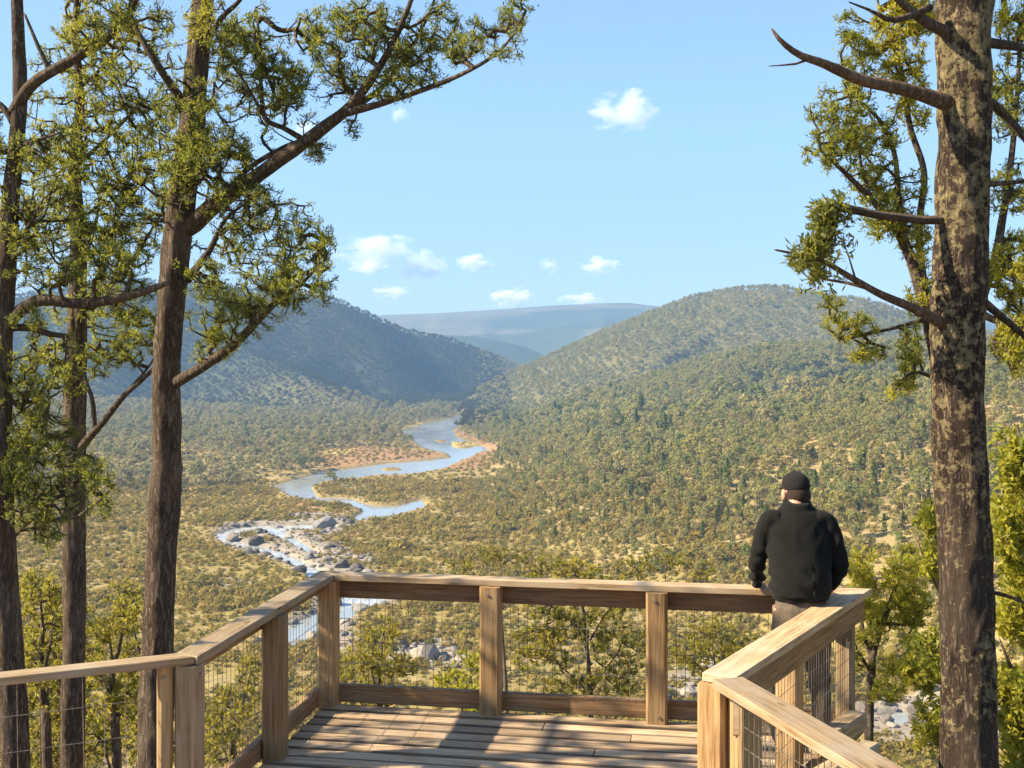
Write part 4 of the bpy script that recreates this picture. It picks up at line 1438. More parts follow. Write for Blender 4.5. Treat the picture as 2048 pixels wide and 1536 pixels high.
# the slender straight trunk left of it
near_tree('cypress_pine_tree', 'slender straight pine between the leaning edge trunk and the big forked pine', 'tree', base_of(142, 10.2),
    [[foot(138, 10.2, .12), (142, 1560, 10.2, .103), (144, 1300, 10.2, .098), (148, 1050, 10.2, .098), (150, 750, 10.2, .092), (152, 600, 10.2, .080), (156, 460, 10.2, .068), (150, 330, 10.2, .052), (160, 200, 10.2, .04), (150, 60, 10.2, .03), (165, -150, 10.2, .015)],
     [(152, 905, 10.2, .04), (180, 872, 10.1, .036), (205, 846, 10.0, .030), (250, 790, 9.9, .026), (285, 760, 9.9, .02), (330, 715, 9.8, .014), (360, 690, 9.8, .01)],
     [(190, 862, 10.1, .024), (185, 800, 10.1, .020), (170, 750, 10.1, .014), (178, 690, 10.1, .008)],
     [(205, 850, 10.0, .018), (240, 800, 10.1, .015), (300, 730, 10.1, .010), (330, 670, 10.1, .006)],
     [(152, 630, 10.2, .035), (190, 575, 10.1, .028), (215, 500, 10.0, .022), (235, 440, 10.0, .014), (280, 370, 9.9, .008)],
     [(160, 612, 10.2, .028), (240, 555, 10.1, .022), (285, 490, 10.0, .016), (320, 430, 9.9, .008)],
     [(158, 545, 10.2, .022), (190, 450, 10.3, .016), (200, 380, 10.3, .010)],
     [(150, 420, 10.2, .022), (110, 350, 10.1, .016), (90, 300, 10.0, .008)],
     [(155, 330, 10.2, .02), (230, 260, 10.1, .014), (290, 200, 10.0, .008)],
     [(155, 180, 10.2, .018), (220, 120, 10.1, .013), (280, 50, 10.0, .008)],
     [(150, 780, 10.2, .02), (90, 720, 10.1, .014), (60, 690, 10.0, .008)],
     [(148, 1040, 10.2, .018), (200, 1000, 9.9, .012), (230, 970, 9.8, .006)]],
    [(200, 170, 90, 100, 10.1, .6, .70), (290, 250, 75, 80, 10.0, .5, .50), (150, 300, 75, 70, 10.1, .5, .5), (260, 390, 80, 75, 10.0, .5, .32), (110, 415, 70, 65, 10.1, .4, .3),
     (180, 480, 60, 55, 10.2, .4, .32), (290, 60, 70, 70, 10.1, .5, .62), (180, 40, 70, 60, 10.2, .5, .75), (230, 600, 85, 60, 10.1, .4, .45), (290, 660, 60, 50, 9.9, .3, .5), (200, 720, 55, 40, 10.1, .3, .45),
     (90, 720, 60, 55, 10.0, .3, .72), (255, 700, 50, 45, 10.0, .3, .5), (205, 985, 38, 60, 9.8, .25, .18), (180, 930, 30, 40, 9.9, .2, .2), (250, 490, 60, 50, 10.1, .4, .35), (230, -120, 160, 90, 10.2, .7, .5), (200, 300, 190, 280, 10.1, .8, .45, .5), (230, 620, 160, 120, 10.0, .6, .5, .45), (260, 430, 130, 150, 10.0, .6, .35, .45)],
    M['bark_left'], M['leaf_pine'], 202, per=22, space=12.0, L=0.047, W=0.0088, clusters=1)

# the tree at the left edge of the view
near_tree('cypress_pine_tree', 'thin dark leaning tree at the left edge with crossing bare limbs', 'tree', base_of(30, 8.3),
    [[foot(40, 8.3, .12), (28, 1560, 8.3, .098), (16, 1300, 8.3, .088), (6, 1000, 8.3, .080), (2, 750, 8.3, .076), (8, 560, 8.3, .070), (20, 380, 8.3, .060), (36, 210, 8.3, .050), (33, 80, 8.3, .044), (28, -60, 8.3, .038), (20, -300, 8.3, .02)],
     [(8, 648, 8.3, .046), (55, 610, 8.25, .044), (90, 600, 8.2, .040), (150, 607, 8.2, .036), (220, 600, 8.2, .034), (290, 582, 8.2, .028), (335, 566, 8.2, .018)],
     [(8, 655, 8.3, .03), (60, 656, 8.3, .026), (100, 668, 8.3, .022), (135, 672, 8.3, .014)],
     [(28, 225, 8.3, .044), (60, 175, 8.25, .040), (100, 145, 8.2, .036), (160, 112, 8.2, .032), (215, 75, 8.1, .028), (255, 30, 8.1, .022), (290, -40, 8.0, .014)],
     [(100, 145, 8.2, .018), (75, 90, 8.2, .014), (50, 30, 8.2, .009)],
     [(28, 250, 8.3, .026), (0, 210, 8.3, .022), (-60, 180, 8.3, .012)],
     [(10, 560, 8.3, .02), (40, 480, 8.2, .014), (80, 420, 8.1, .008)],
     [(20, 300, 8.3, .018), (60, 285, 8.2, .013), (120, 265, 8.1, .008)],
     [(4, 880, 8.3, .022), (30, 960, 8.2, .016), (45, 1040, 8.1, .008)],
     [(8, 1100, 8.3, .018), (50, 1050, 8.2, .014), (110, 1010, 8.1, .007)],
     [(5, 780, 8.3, .02), (50, 830, 8.2, .012), (90, 860, 8.1, .006)]],
    [(70, 300, 60, 50, 8.2, .3, .35), (60, 470, 58, 55, 8.2, .3, .32), (110, 540, 75, 42, 8.2, .3, .32), (230, 530, 70, 50, 8.2, .3, .38), (170, 70, 55, 50, 8.1, .3, .72), (240, 40, 50, 50, 8.1, .3, .62), (60, 790, 55, 40, 8.2, .3, .5),
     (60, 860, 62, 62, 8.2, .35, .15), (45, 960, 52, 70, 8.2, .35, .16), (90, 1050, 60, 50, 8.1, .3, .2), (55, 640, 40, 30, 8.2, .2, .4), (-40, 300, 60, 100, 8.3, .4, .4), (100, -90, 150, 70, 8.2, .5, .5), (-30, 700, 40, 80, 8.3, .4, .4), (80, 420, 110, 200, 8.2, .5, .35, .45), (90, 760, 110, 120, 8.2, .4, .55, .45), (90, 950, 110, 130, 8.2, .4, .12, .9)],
    M['bark_left'], M['leaf_pine'], 303, per=22, space=11.8, L=0.040, W=0.0078, clusters=1)

# the big lichen covered trunk at the right
near_tree('cypress_pine_tree', 'big straight trunk on the right, covered with pale lichen and carrying bare dead limbs', 'tree', base_of(1940, 6.3),
    [[foot(1945, 6.3, .20), (1937, 1560, 6.3, .150), (1931, 1300, 6.3, .146), (1925, 1000, 6.3, .144), (1924, 700, 6.3, .141), (1926, 400, 6.3, .141), (1930, 100, 6.3, .143), (1932, -100, 6.3, .15), (1935, -500, 6.3, .12), (1940, -1000, 6.3, .06)],
     [(1900, 208, 6.25, .048), (1840, 188, 6.2, .038), (1780, 172, 6.15, .034), (1720, 160, 6.1, .030), (1650, 128, 6.0, .024), (1600, 110, 5.95, .018), (1565, 85, 5.9, .014), (1545, 60, 5.9, .006)],
     [(1618, 118, 5.97, .008), (1590, 128, 5.95, .006), (1540, 132, 5.9, .0025)],
     [(1890, 650, 6.25, .034), (1830, 618, 6.2, .025), (1760, 588, 6.1, .020), (1710, 560, 6.05, .017), (1650, 525, 6.0, .013), (1600, 510, 5.95, .010), (1552, 500, 5.9, .005)],
     [(1740, 578, 6.1, .010), (1690, 565, 6.15, .008), (1640, 556, 6.2, .006), (1610, 530, 6.2, .004)],
     [(1712, 562, 6.05, .006), (1700, 520, 6.05, .004), (1682, 470, 6.05, .002)],
     [(1900, 70, 6.25, .036), (1850, 45, 6.2, .028), (1800, 5, 6.1, .02), (1760, -40, 6.0, .012)],
     [(1950, 82, 6.35, .034), (2010, 90, 6.4, .026), (2080, 100, 6.4, .02)],
     [(1950, 180, 6.4, .03), (2010, 230, 6.5, .024), (2070, 300, 6.5, .018)],
     [(1950, 370, 6.4, .02), (2010, 366, 6.5, .014), (2070, 360, 6.5, .01)],
     [(1950, 590, 6.4, .026), (2010, 640, 6.5, .02), (2070, 690, 6.5, .014)],
     [(1960, 1180, 6.4, .012), (2010, 1190, 6.4, .011), (2060, 1210, 6.4, .007)],
     [(1860, 15, 6.2, .02), (1790, 40, 6.0, .015), (1740, 20, 5.95, .008), (1700, 5, 5.9, .004)]],
    [(1625, 490, 40, 24, 6.0, .15, .25), (1650, 430, 34, 42, 6.05, .15, .22), (1600, 525, 26, 18, 5.95, .1, .3), (1640, 545, 30, 14, 6.1, .1, .4)],
    M['bark_right'], M['leaf_gum'], 404, trunk_ns=64, trunk_rough=0.11, per=13, space=10, L=0.05, W=0.013, dead=(1, 2, 3, 4, 5, 11), twig_mat=M['bark_branch'],
    knobs=((1.20, 0.75, 0.06, 0.16),))

# the bushy tree behind the big trunk
near_tree('gum_tree_near', 'leafy tree behind the big lichen trunk with dark and yellow-green foliage against the sky', 'tree', base_of(1900, 8.6),
    [[foot(1910, 8.6, .11), (1905, 1560, 8.6, .09), (1900, 1200, 8.6, .08), (1890, 850, 8.6, .07), (1860, 660, 8.6, .055), (1835, 560, 8.6, .045), (1812, 490, 8.6, .038), (1780, 440, 8.55, .03), (1740, 395, 8.5, .024), (1690, 345, 8.4, .016), (1640, 300, 8.3, .008)],
     [(1812, 490, 8.6, .03), (1798, 400, 8.6, .025), (1790, 310, 8.6, .02), (1760, 240, 8.6, .015), (1700, 190, 8.5, .008)],
     [(1745, 400, 8.5, .016), (1725, 340, 8.5, .012), (1715, 270, 8.5, .008)],
     [(1870, 700, 8.6, .03), (1840, 480, 8.8, .028), (1850, 350, 8.8, .025), (1820, 250, 8.8, .022), (1800, 130, 8.8, .018), (1770, 60, 8.8, .012), (1750, -20, 8.8, .008)],
     [(1890, 800, 8.6, .04), (1980, 560, 8.6, .034), (2010, 420, 8.6, .028), (2030, 250, 8.6, .02), (2040, 80, 8.6, .012)],
     [(1850, 640, 8.6, .02), (1790, 655, 8.4, .014), (1730, 670, 8.3, .010), (1680, 680, 8.2, .006)],
     [(1880, 760, 8.6, .02), (1830, 745, 8.4, .012), (1790, 770, 8.3, .006)]],
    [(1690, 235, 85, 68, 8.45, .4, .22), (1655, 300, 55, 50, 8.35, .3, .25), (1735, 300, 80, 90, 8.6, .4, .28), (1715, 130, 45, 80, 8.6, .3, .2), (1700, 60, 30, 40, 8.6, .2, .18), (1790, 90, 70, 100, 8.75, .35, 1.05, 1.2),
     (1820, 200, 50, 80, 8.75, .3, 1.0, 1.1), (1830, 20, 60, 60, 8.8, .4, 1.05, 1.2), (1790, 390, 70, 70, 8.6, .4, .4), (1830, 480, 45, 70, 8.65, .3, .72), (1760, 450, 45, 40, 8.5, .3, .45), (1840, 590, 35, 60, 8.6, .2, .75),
     (2020, 200, 55, 110, 8.6, .4, .22), (2030, 60, 50, 70, 8.6, .4, .75), (2020, 380, 50, 60, 8.6, .3, .3), (2030, 540, 60, 85, 8.6, .4, 1.0, 2.0), (2030, 680, 55, 75, 8.6, .4, .95, 2.0),
     (1700, 655, 70, 32, 8.25, .2, .72), (1740, 705, 48, 26, 8.3, .2, .7), (1820, 700, 40, 60, 8.4, .3, .5), (1800, 770, 40, 25, 8.35, .2, .8), (1860, -120, 220, 110, 8.7, .7, .6), (1668, 610, 25, 20, 8.2, .1, .75)],
    M['bark_left'], M['leaf_bright'], 505, per=20, space=11.6, L=0.044, W=0.0105, clusters=1)

near_tree('leafy_shrub', 'bright yellow-green leafy shrub at the right edge beside the lichen trunk', 'shrub', base_of(2040, 7.6),
    [[foot(2060, 7.6, .05), (2060, 1560, 7.6, .04), (2055, 1250, 7.6, .03), (2045, 1000, 7.6, .02), (2035, 850, 7.6, .008)],
     [(2058, 1400, 7.6, .02), (2020, 1330, 7.5, .012), (2000, 1280, 7.5, .006)],
     [(2050, 1150, 7.6, .016), (2010, 1090, 7.5, .010), (1990, 1040, 7.5, .005)]],
    [(2035, 1230, 45, 60, 7.5, .3, .85), (2030, 1420, 45, 85, 7.5, .3, .8), (2020, 1060, 38, 80, 7.5, .3, .75), (2030, 930, 40, 60, 7.6, .3, .6), (2060, 1100, 40, 200, 7.7, .3, .7), (2060, 1500, 50, 120, 7.6, .3, .8)],
    M['bark_branch'], M['leaf_bright'], 606, trunk_ns=9, per=13, space=12, L=0.075, W=0.024)

near_tree('leafy_shrub', 'yellow-leaved sprig showing at the left side of the lichen trunk above the twin shrubs', 'shrub', base_of(1880, 10.5),
    [[foot(1890, 10.5, .04), (1890, 1500, 10.5, .03), (1885, 1250, 10.5, .02), (1870, 1060, 10.5, .012), (1860, 990, 10.5, .005)],
     [(1885, 1200, 10.5, .014), (1850, 1120, 10.4, .008), (1835, 1080, 10.4, .004)]],
    [(1852, 1045, 26, 42, 10.4, .2, .7), (1870, 1120, 40, 50, 10.5, .3, .55), (1850, 1330, 40, 80, 10.4, .3, .5), (1870, 1450, 50, 60, 10.4, .3, .5)],
    M['bark_branch'], M['leaf_bright'], 616, trunk_ns=8, per=12, space=13, L=0.08, W=0.026)

near_tree('young_pine', 'bright young pine with a dark bare stem just outside the right rail corner', 'shrub', base_of(1738, 11.5),
    [[foot(1735, 11.5, .06), (1738, 1500, 11.5, .045), (1742, 1340, 11.5, .04), (1746, 1300, 11.5, .035), (1770, 1230, 11.5, .028), (1795, 1160, 11.5, .02), (1805, 1105, 11.5, .006)],
     [(1744, 1320, 11.5, .026), (1725, 1260, 11.5, .020), (1722, 1190, 11.5, .015), (1725, 1110, 11.5, .005)],
     [(1742, 1345, 11.5, .02), (1710, 1290, 11.4, .014), (1700, 1240, 11.4, .006)],
     [(1765, 1245, 11.5, .016), (1810, 1250, 11.4, .012), (1850, 1240, 11.4, .006)],
     [(1746, 1310, 11.5, .018), (1800, 1330, 11.3, .012), (1850, 1310, 11.2, .006)]],
    [(1722, 1140, 40, 55, 11.4, .35, .95, 1.3), (1725, 1200, 45, 45, 11.4, .35, .85, 1.3), (1805, 1150, 50, 62, 11.4, .4, 1.1, 1.4), (1790, 1220, 75, 48, 11.4, .4, 1.0, 1.3), (1740, 1275, 45, 35, 11.4, .3, .55), (1835, 1215, 40, 50, 11.4, .3, .55),
     (1800, 1335, 60, 30, 11.3, .3, .68), (1835, 1290, 40, 35, 11.3, .3, .6), (1770, 1385, 50, 30, 11.3, .25, .55), (1712, 1330, 22, 30, 11.4, .2, .55)],
    M['bark_branch'], M['leaf_bright'], 707, trunk_ns=9, per=22, space=10.5, L=0.055, W=0.0125, up=0.7, clusters=1)

# an unseen pine, added left of the view to dapple the deck with shade
near_tree('cypress_pine_tree', 'unseen pine added beyond the left end of the railing to shade the deck', 'tree', base_of(-1090, 6.6),
    [[foot(-1090, 6.6, .16), (-1090, 1400, 6.6, .13), (-1080, 700, 6.6, .11), (-1095, 200, 6.6, .09), (-1085, -300, 6.6, .06), (-1090, -700, 6.6, .02)],
     [(-1085, 560, 6.6, .05), (-900, 480, 6.6, .035), (-760, 360, 6.6, .015)], [(-1090, 350, 6.6, .05), (-1250, 250, 6.8, .03), (-1380, 120, 6.9, .012)],
     [(-1092, 120, 6.6, .045), (-980, 0, 6.0, .03), (-900, -140, 5.5, .012)], [(-1090, 0, 6.6, .04), (-1100, -120, 7.3, .03), (-1080, -240, 7.9, .012)]],
    [(-900, 450, 190, 110, 6.6, .8, .5), (-1100, 300, 240, 150, 6.7, 1.1, .5), (-980, 60, 260, 170, 6.2, 1.1, .5), (-1090, -180, 260, 170, 7.0, 1.2, .5), (-1080, -450, 220, 170, 6.6, .9, .5), (-1000, 180, 200, 150, 7.8, .7, .5), (-1000, 250, 200, 150, 5.3, .7, .5)],
    M['bark_left'], M['leaf_pine'], 808, per=9, space=50.0, L=0.11, W=0.032)

SHR = [  # px of foot, dist, top row, list of pads, leaf, label, spray size
    (1180, 22, [(1150, 1150, 62, 46), (1060, 1185, 60, 40), (1240, 1190, 55, 50), (1150, 1240, 110, 55), (1240, 1300, 70, 60), (1080, 1300, 80, 60), (1180, 1370, 110, 40)], 'leaf_shrub', 'wide yellow-green young tree with a dark stem seen behind the middle of the mesh', .6),
    (760, 19, [(765, 1270, 42, 45), (735, 1320, 55, 40), (790, 1340, 50, 40), (760, 1390, 90, 35), (690, 1370, 40, 40)], 'leaf_shrub', 'bushy young tree behind the first mesh bay by the left corner post', .62),
    (950, 17, [(940, 1340, 45, 50), (900, 1380, 50, 40), (960, 1400, 60, 40)], 'leaf_bright', 'low bright bush behind the foot of the middle post', .6),
    (1440, 26, [(1420, 1270, 70, 45), (1480, 1300, 55, 45), (1380, 1310, 50, 40), (1440, 1340, 80, 30)], 'leaf_shrub', 'olive bush seen through the mesh left of the person', .5),
    (1560, 30, [(1575, 1330, 60, 40), (1620, 1300, 50, 40)], 'leaf_shrub', 'olive bush downhill behind the right rail', .5),
    (1010, 32, [(1000, 1110, 55, 30), (1080, 1130, 50, 30), (930, 1130, 45, 24)], 'leaf_olive', 'olive tree crown rising just above the long rail beside the middle post', .5),
    (1330, 34, [(1330, 1120, 60, 30), (1270, 1135, 45, 28), (1400, 1140, 40, 25)], 'leaf_shrub', 'loose yellow-olive tree crown rising above the long rail left of the person', .42),
    (470, 14.5, [(470, 1420, 50, 60), (440, 1480, 60, 50), (500, 1350, 35, 40)], 'leaf_shrub', 'green bush behind the left rail mesh', .6),
    (230, 13, [(215, 1260, 48, 42), (250, 1230, 45, 40), (190, 1330, 55, 50), (240, 1400, 60, 60), (200, 1480, 60, 50)], 'leaf_shrub', 'dense green bush with yellow tips between the two pine trunks on the left', .5),
    (90, 12.5, [(80, 1190, 45, 55), (105, 1260, 40, 50), (70, 1330, 50, 60), (95, 1420, 50, 60), (90, 1500, 60, 50)], 'leaf_olive', 'dark green bush between the left edge tree and the slender pine', .5),
    (120, 17, [(60, 1200, 60, 40), (130, 1240, 70, 50), (30, 1290, 60, 60), (150, 1330, 70, 60), (60, 1400, 80, 70), (170, 1440, 80, 60), (40, 1500, 80, 50)], 'leaf_shrub', 'tall leafy bush low at the far left, behind the edge tree and the slender pine', .55),
    (290, 19, [(250, 1210, 50, 35), (300, 1250, 50, 45), (260, 1320, 70, 50), (300, 1400, 70, 60), (270, 1480, 90, 50)], 'leaf_olive', 'olive bush filling the gap behind the big forked pine', .5),
    (330, 16, [(385, 1430, 40, 55), (250, 1180, 30, 20), (350, 1500, 90, 40), (420, 1500, 50, 40)], 'leaf_olive', 'low bush behind the leftmost corner post of the railing', .45),
]
for i, (px, d, pads, lf, lab, tone) in enumerate(SHR):
    tops = sorted(pads, key=lambda q: q[1])
    y0 = tops[0][1]; x0 = tops[0][0]
    f0 = foot(px, d, .05 + .0014 * d)
    yb = min(f0[1], 1700)
    lim = [[f0, (px + 4, yb * .5 + (y0 + 180) * .5, d, .045 + .001 * d), (px - 6, y0 + 140, d, .035), (x0 * .5 + px * .5, y0 + 60, d, .02), (x0, y0, d, .006)]]
    for q in tops[1:6]:
        lim.append([(px + random.uniform(-4, 4), min(yb, q[1] + 90), d, .022), ((px + q[0]) / 2, q[1] + 40, d + random.uniform(-.3, .3), .015), (q[0], q[1], d + random.uniform(-.3, .3), .006)])
    pd = [(a, b_, c, e, d + random.uniform(-.4, .4), 0.022 * d + .15, tone + .1 + random.uniform(-.15, .15)) for a, b_, c, e in pads]
    sc_ = d / 11.0
    near_tree('bush', lab, 'bush', base_of(px, d), lim, pd, M['bark_branch'], M[lf], 900 + i, trunk_ns=8, per=15, space=12.0 if d < 25 else 10.0, clusters=1, L=0.06 * min(sc_, 1.9), W=0.017 * min(sc_, 1.9), up=.4, trunk_name='stem')


# ------------------------------------------------------------------ the person at the rail
def mat_cloth(name, c, sc=60, bump=0.25, rough=0.95):
    m, nt, out = newmat(name)
    b = NB(nt)
    tc = b.n('ShaderNodeTexCoord')
    ns = b.noise(tc.outputs['Object'], sc, 4, 0.6)
    ft = b.noise(tc.outputs['Object'], 5, 3, 0.5)
    cc = b.ramp(b.math('ADD', b.math('MULTIPLY', ns, .5), b.math('MULTIPLY', ft, .5)), [(0.3, tuple(x * .75 for x in c)), (0.7, tuple(x * 1.3 for x in c))])
    p = b.n('ShaderNodeBsdfPrincipled')
    b.l(cc, p.inputs['Base Color'])
    p.inputs['Roughness'].default_value = rough
    p.inputs['Specular IOR Level'].default_value = 0.15
    p.inputs['Sheen Weight'].default_value = 0.04
    b.l(b.bump(ns, bump, 0.004), p.inputs['Normal'])
    b.l(p.outputs[0], out.inputs[0])
    return m


M['jacket'] = mat_cloth('black_fleece', (0.0085, 0.0085, 0.0078))
M['trousers'] = mat_cloth('grey_brown_cotton', (0.105, 0.082, 0.060))
M['cap'] = mat_cloth('black_cap_cloth', (0.013, 0.012, 0.013))
M['boot'] = mat_cloth('brown_boot_leather', (0.06, 0.04, 0.03))
M['hair'] = mat_cloth('dark_hair', (0.03, 0.02, 0.015), 90)


def mat_skin():
    m, nt, out = newmat('skin')
    b = NB(nt)
    tc = b.n('ShaderNodeTexCoord')
    ns = b.noise(tc.outputs['Object'], 25, 4)
    p = b.n('ShaderNodeBsdfPrincipled')
    b.l(b.ramp(ns, [(0.3, (0.40, 0.20, 0.13)), (0.7, (0.52, 0.28, 0.19))]), p.inputs['Base Color'])
    p.inputs['Roughness'].default_value = 0.55
    p.inputs['Subsurface Weight'].default_value = 0.15
    p.inputs['Subsurface Radius'].default_value = (0.012, 0.004, 0.002)
    b.l(p.outputs[0], out.inputs[0])
    return m


M['skin'] = mat_skin()


def loft(rings, ns=20):
    """rings: (centre xyz, rx, ry, tilt about x); closed tube with caps"""
    V, Fc = [], []
    th = np.arange(ns) / ns * 2 * np.pi
    for (c, rx, ry, tilt) in rings:
        x = np.cos(th) * rx; y = np.sin(th) * ry
        z = y * math.sin(tilt); y = y * math.cos(tilt)
        V.append(np.stack([c[0] + x, c[1] + y, c[2] + z], 1))
    n = len(rings)
    V = np.vstack(V)
    i = np.arange(n - 1)[:, None] * ns; j = np.arange(ns)[None]; j2 = (j + 1) % ns
    q = np.stack([i + j, i + j2, i + ns + j2, i + ns + j], -1).reshape(-1, 4)
    fs = [tuple(a) for a in q] + [tuple(range(ns))[::-1], tuple((n - 1) * ns + k_ for k_ in range(ns))]
    return V, fs


def limb(pts, rad, ns=14):
    q = catmull([list(p) + [r] for p, r in zip(pts, rad)], 6)
    v, f = tube_np(q[:, :3], q[:, 3], ns)
    n = len(q)
    return v, [tuple(a) for a in f] + [tuple(range(ns))[::-1], tuple((n - 1) * ns + k_ for k_ in range(ns))]


def ball(c, r, sub=3):
    bm = bmesh.new()
    bmesh.ops.create_icosphere(bm, subdivisions=sub, radius=1.0)
    bm.verts.ensure_lookup_table()
    v = np.array([x.co[:] for x in bm.verts]) * np.array(r) + np.array(c)
    f = [tuple(x.index for x in fc.verts) for fc in bm.faces]
    bm.free()
    return v, f


def fuse(name, pieces, voxel, smooth_it, mat, parent, wrinkle=None):
    """one continuous skin over overlapping pieces"""
    V, Fc, n = [], [], 0
    for v, f in pieces:
        V.append(v); Fc += [tuple(int(i) + n for i in a) for a in f]; n += len(v)
    me = bpy.data.meshes.new('tmp')
    me.from_pydata(np.vstack(V).tolist(), [], Fc)
    bm = bmesh.new(); bm.from_mesh(me); bmesh.ops.recalc_face_normals(bm, faces=bm.faces); bm.to_mesh(me); bm.free()
    o = bpy.data.objects.new('tmp', me)
    COL.objects.link(o)
    rm = o.modifiers.new('r', 'REMESH'); rm.mode = 'VOXEL'; rm.voxel_size = voxel
    sm = o.modifiers.new('s', 'SMOOTH'); sm.factor = 0.5; sm.iterations = smooth_it
    dg = bpy.context.evaluated_depsgraph_get(); dg.update()
    me2 = bpy.data.meshes.new_from_object(o.evaluated_get(dg))
    bpy.data.objects.remove(o); bpy.data.meshes.remove(me)
    me2.name = name
    nv = len(me2.vertices)
    if wrinkle:
        co = np.zeros(nv * 3, np.float32); me2.vertices.foreach_get('co', co); co = co.reshape(-1, 3).astype(float)
        no = np.zeros(nv * 3, np.float32); me2.vertices.foreach_get('normal', no); no = no.reshape(-1, 3)
        co = co + no * wrinkle(co)[:, None]
        me2.vertices.foreach_set('co', co.astype(np.float32).ravel())
    me2.polygons.foreach_set('use_smooth', np.ones(len(me2.polygons), bool))
    me2.materials.clear(); me2.materials.append(mat)
    me2.update()
    o = bpy.data.objects.new(name, me2)
    COL.objects.link(o)
    o.parent = parent
    return o


man = empty('person', (1.85, 7.40, 0.002))
tag(man, 'person in black jacket, black cap and grey-brown trousers leaning on the railing, back turned', 'person')
man.rotation_euler = (0, 0, R(-4))
man.scale = (0.955, 1.0, 0.99)
SH_L, SH_R = (-.192, .07, 1.462), (.192, .06, 1.458)
EL_L, EL_R = (-.268, .09, 1.19), (.272, .02, 1.19)
WR_L, WR_R = (-.225, .40, .990), (.228, .15, 1.000)


def hand(wr, dirv, sgn):
    """palm, four unequal curled fingers and a thumb"""
    wr = np.array(wr); d = np.array(dirv, float); d /= np.linalg.norm(d)
    side = np.cross(d, [0, 0, 1]); side /= np.linalg.norm(side)
    up = np.cross(side, d)
    ps = [limb([wr - d * .03, wr + d * .03, wr + d * .085], [.027, .036, .034], 10)]
    ps[0] = (wr + ((ps[0][0] - wr) - np.outer((ps[0][0] - wr) @ up, up) * 0.45), ps[0][1])
    for k_, (o_, ln) in enumerate(((-.030, .066), (-.010, .078), (.010, .073), (.029, .058))):
        b0 = wr + d * .075 + side * o_
        ps.append(limb([b0, b0 + d * ln * .45 + up * .006, b0 + d * ln * .8 - up * .010, b0 + d * ln - up * .028], [.010, .0095, .0085, .007], 8))
    b0 = wr + d * .02 - side * sgn * .028
    ps.append(limb([b0, b0 + d * .03 - side * sgn * .022 - up * .006, b0 + d * .060 - side * sgn * .026 - up * .016], [.013, .011, .008], 8))
    return ps


HC = np.array([.006, .170, 1.645])      # centre of the head
HT = Matrix.Rotation(R(14), 3, 'Z') @ Matrix.Rotation(R(-8), 3, 'X')


def hd(piece):
    v_, f_ = piece
    m_ = np.array(HT)
    return (np.asarray(v_) - HC) @ m_.T + HC, f_


body_pieces = [
    loft([((0, -.02, .90), .12, .09, 0), ((0, -.02, 1.0), .125, .09, 0), ((0, 0, 1.15), .135, .10, 0), ((0, .03, 1.3), .15, .10, 0), ((0, .05, 1.40), .15, .085, 0), ((0, .065, 1.46), .11, .07, .2), ((0, .08, 1.54), .07, .065, .3)]),
    limb([(0, .075, 1.50), (0, .10, 1.56), (0, .13, 1.62)], [.066, .060, .060]),
    limb([(-.10, -.02, .92), (-.115, .02, .50), (-.12, .0, .08)], [.085, .055, .038]), limb([(.10, -.02, .92), (.135, .04, .50), (.165, .02, .08)], [.085, .055, .038]),
    limb([SH_L, EL_L, WR_L], [.036, .034, .026]), limb([SH_R, EL_R, WR_R], [.036, .034, .026]),
] + [hd(p_) for p_ in (
    ball(HC, (.083, .104, .122)), ball(HC + [0, .060, -.060], (.058, .050, .060)),
    ball(HC + [0, .110, -.015], (.013, .022, .022)), ball(HC + [0, .098, -.060], (.027, .011, .009)),
    ball(HC + [-.033, .092, .012], (.018, .013, .011)), ball(HC + [.033, .092, .012], (.018, .013, .011)),
    ball(HC + [-.093, -.008, -.016], (.016, .026, .040)), ball(HC + [.093, -.008, -.016], (.016, .026, .040)))
] + hand(WR_L, (.15, .95, -.14), -1) + hand(WR_R, (-.1, .96, -.16), 1)
fuse('body', body_pieces, 0.0065, 2, M['skin'], man)


def jw(co):
    x, y, z = co.T
    a = np.sin(z * 62 + x * 22 + 3 * np.sin(x * 9)) * np.exp(-((z - 1.08) / .10) ** 2) * (x < 0.06) * .006
    b_ = np.sin(z * 38 - np.abs(x) * 45) * np.exp(-((np.abs(x) - .2) / .09) ** 2) * np.exp(-((z - 1.34) / .09) ** 2) * .004
    c = (fbm(x * 14 + 30, z * 9 + y * 6 + 30, 3, 77) - .5) * .018
    yk = -.004 * np.exp(-((z - 1.00) / .006) ** 2)
    e = np.sin(z * 85) * np.exp(-((np.abs(x) - .27) / .06) ** 2) * np.exp(-((z - 1.18) / .1) ** 2) * .004
    return 1.5 * (a * 1.5 + b_ * 1.4 + c * .35 + e * 1.3) + yk * 1.4


jk = [
    loft([((-.005, -.05, .978), .185, .135, .0), ((-.005, -.05, 1.01), .200, .15, 0), ((0, -.045, 1.09), .205, .152, 0), ((0, -.01, 1.2), .210, .148, 0), ((0, .025, 1.31), .214, .14, 0), ((0, .05, 1.42), .208, .125, 0),
          ((0, .06, 1.49), .180, .108, .12), ((0, .07, 1.535), .135, .098, .25), ((0, .085, 1.56), .104, .094, .3), ((0, .105, 1.60), .092, .098, .25)], 28),
    limb([(-.12, .05, 1.475), SH_L, (-.240, .075, 1.32), EL_L, (-.245, .24, 1.08), (-.228, .37, 1.005)], [.066, .068, .064, .059, .052, .045], 16),
    limb([(.12, .05, 1.475), SH_R, (.242, .035, 1.32), EL_R, (.252, .08, 1.10), (.232, .128, 1.03)], [.066, .068, .065, .060, .053, .045], 16),
]
jacket = fuse('jacket', jk, 0.0075, 8, M['jacket'], man, jw)


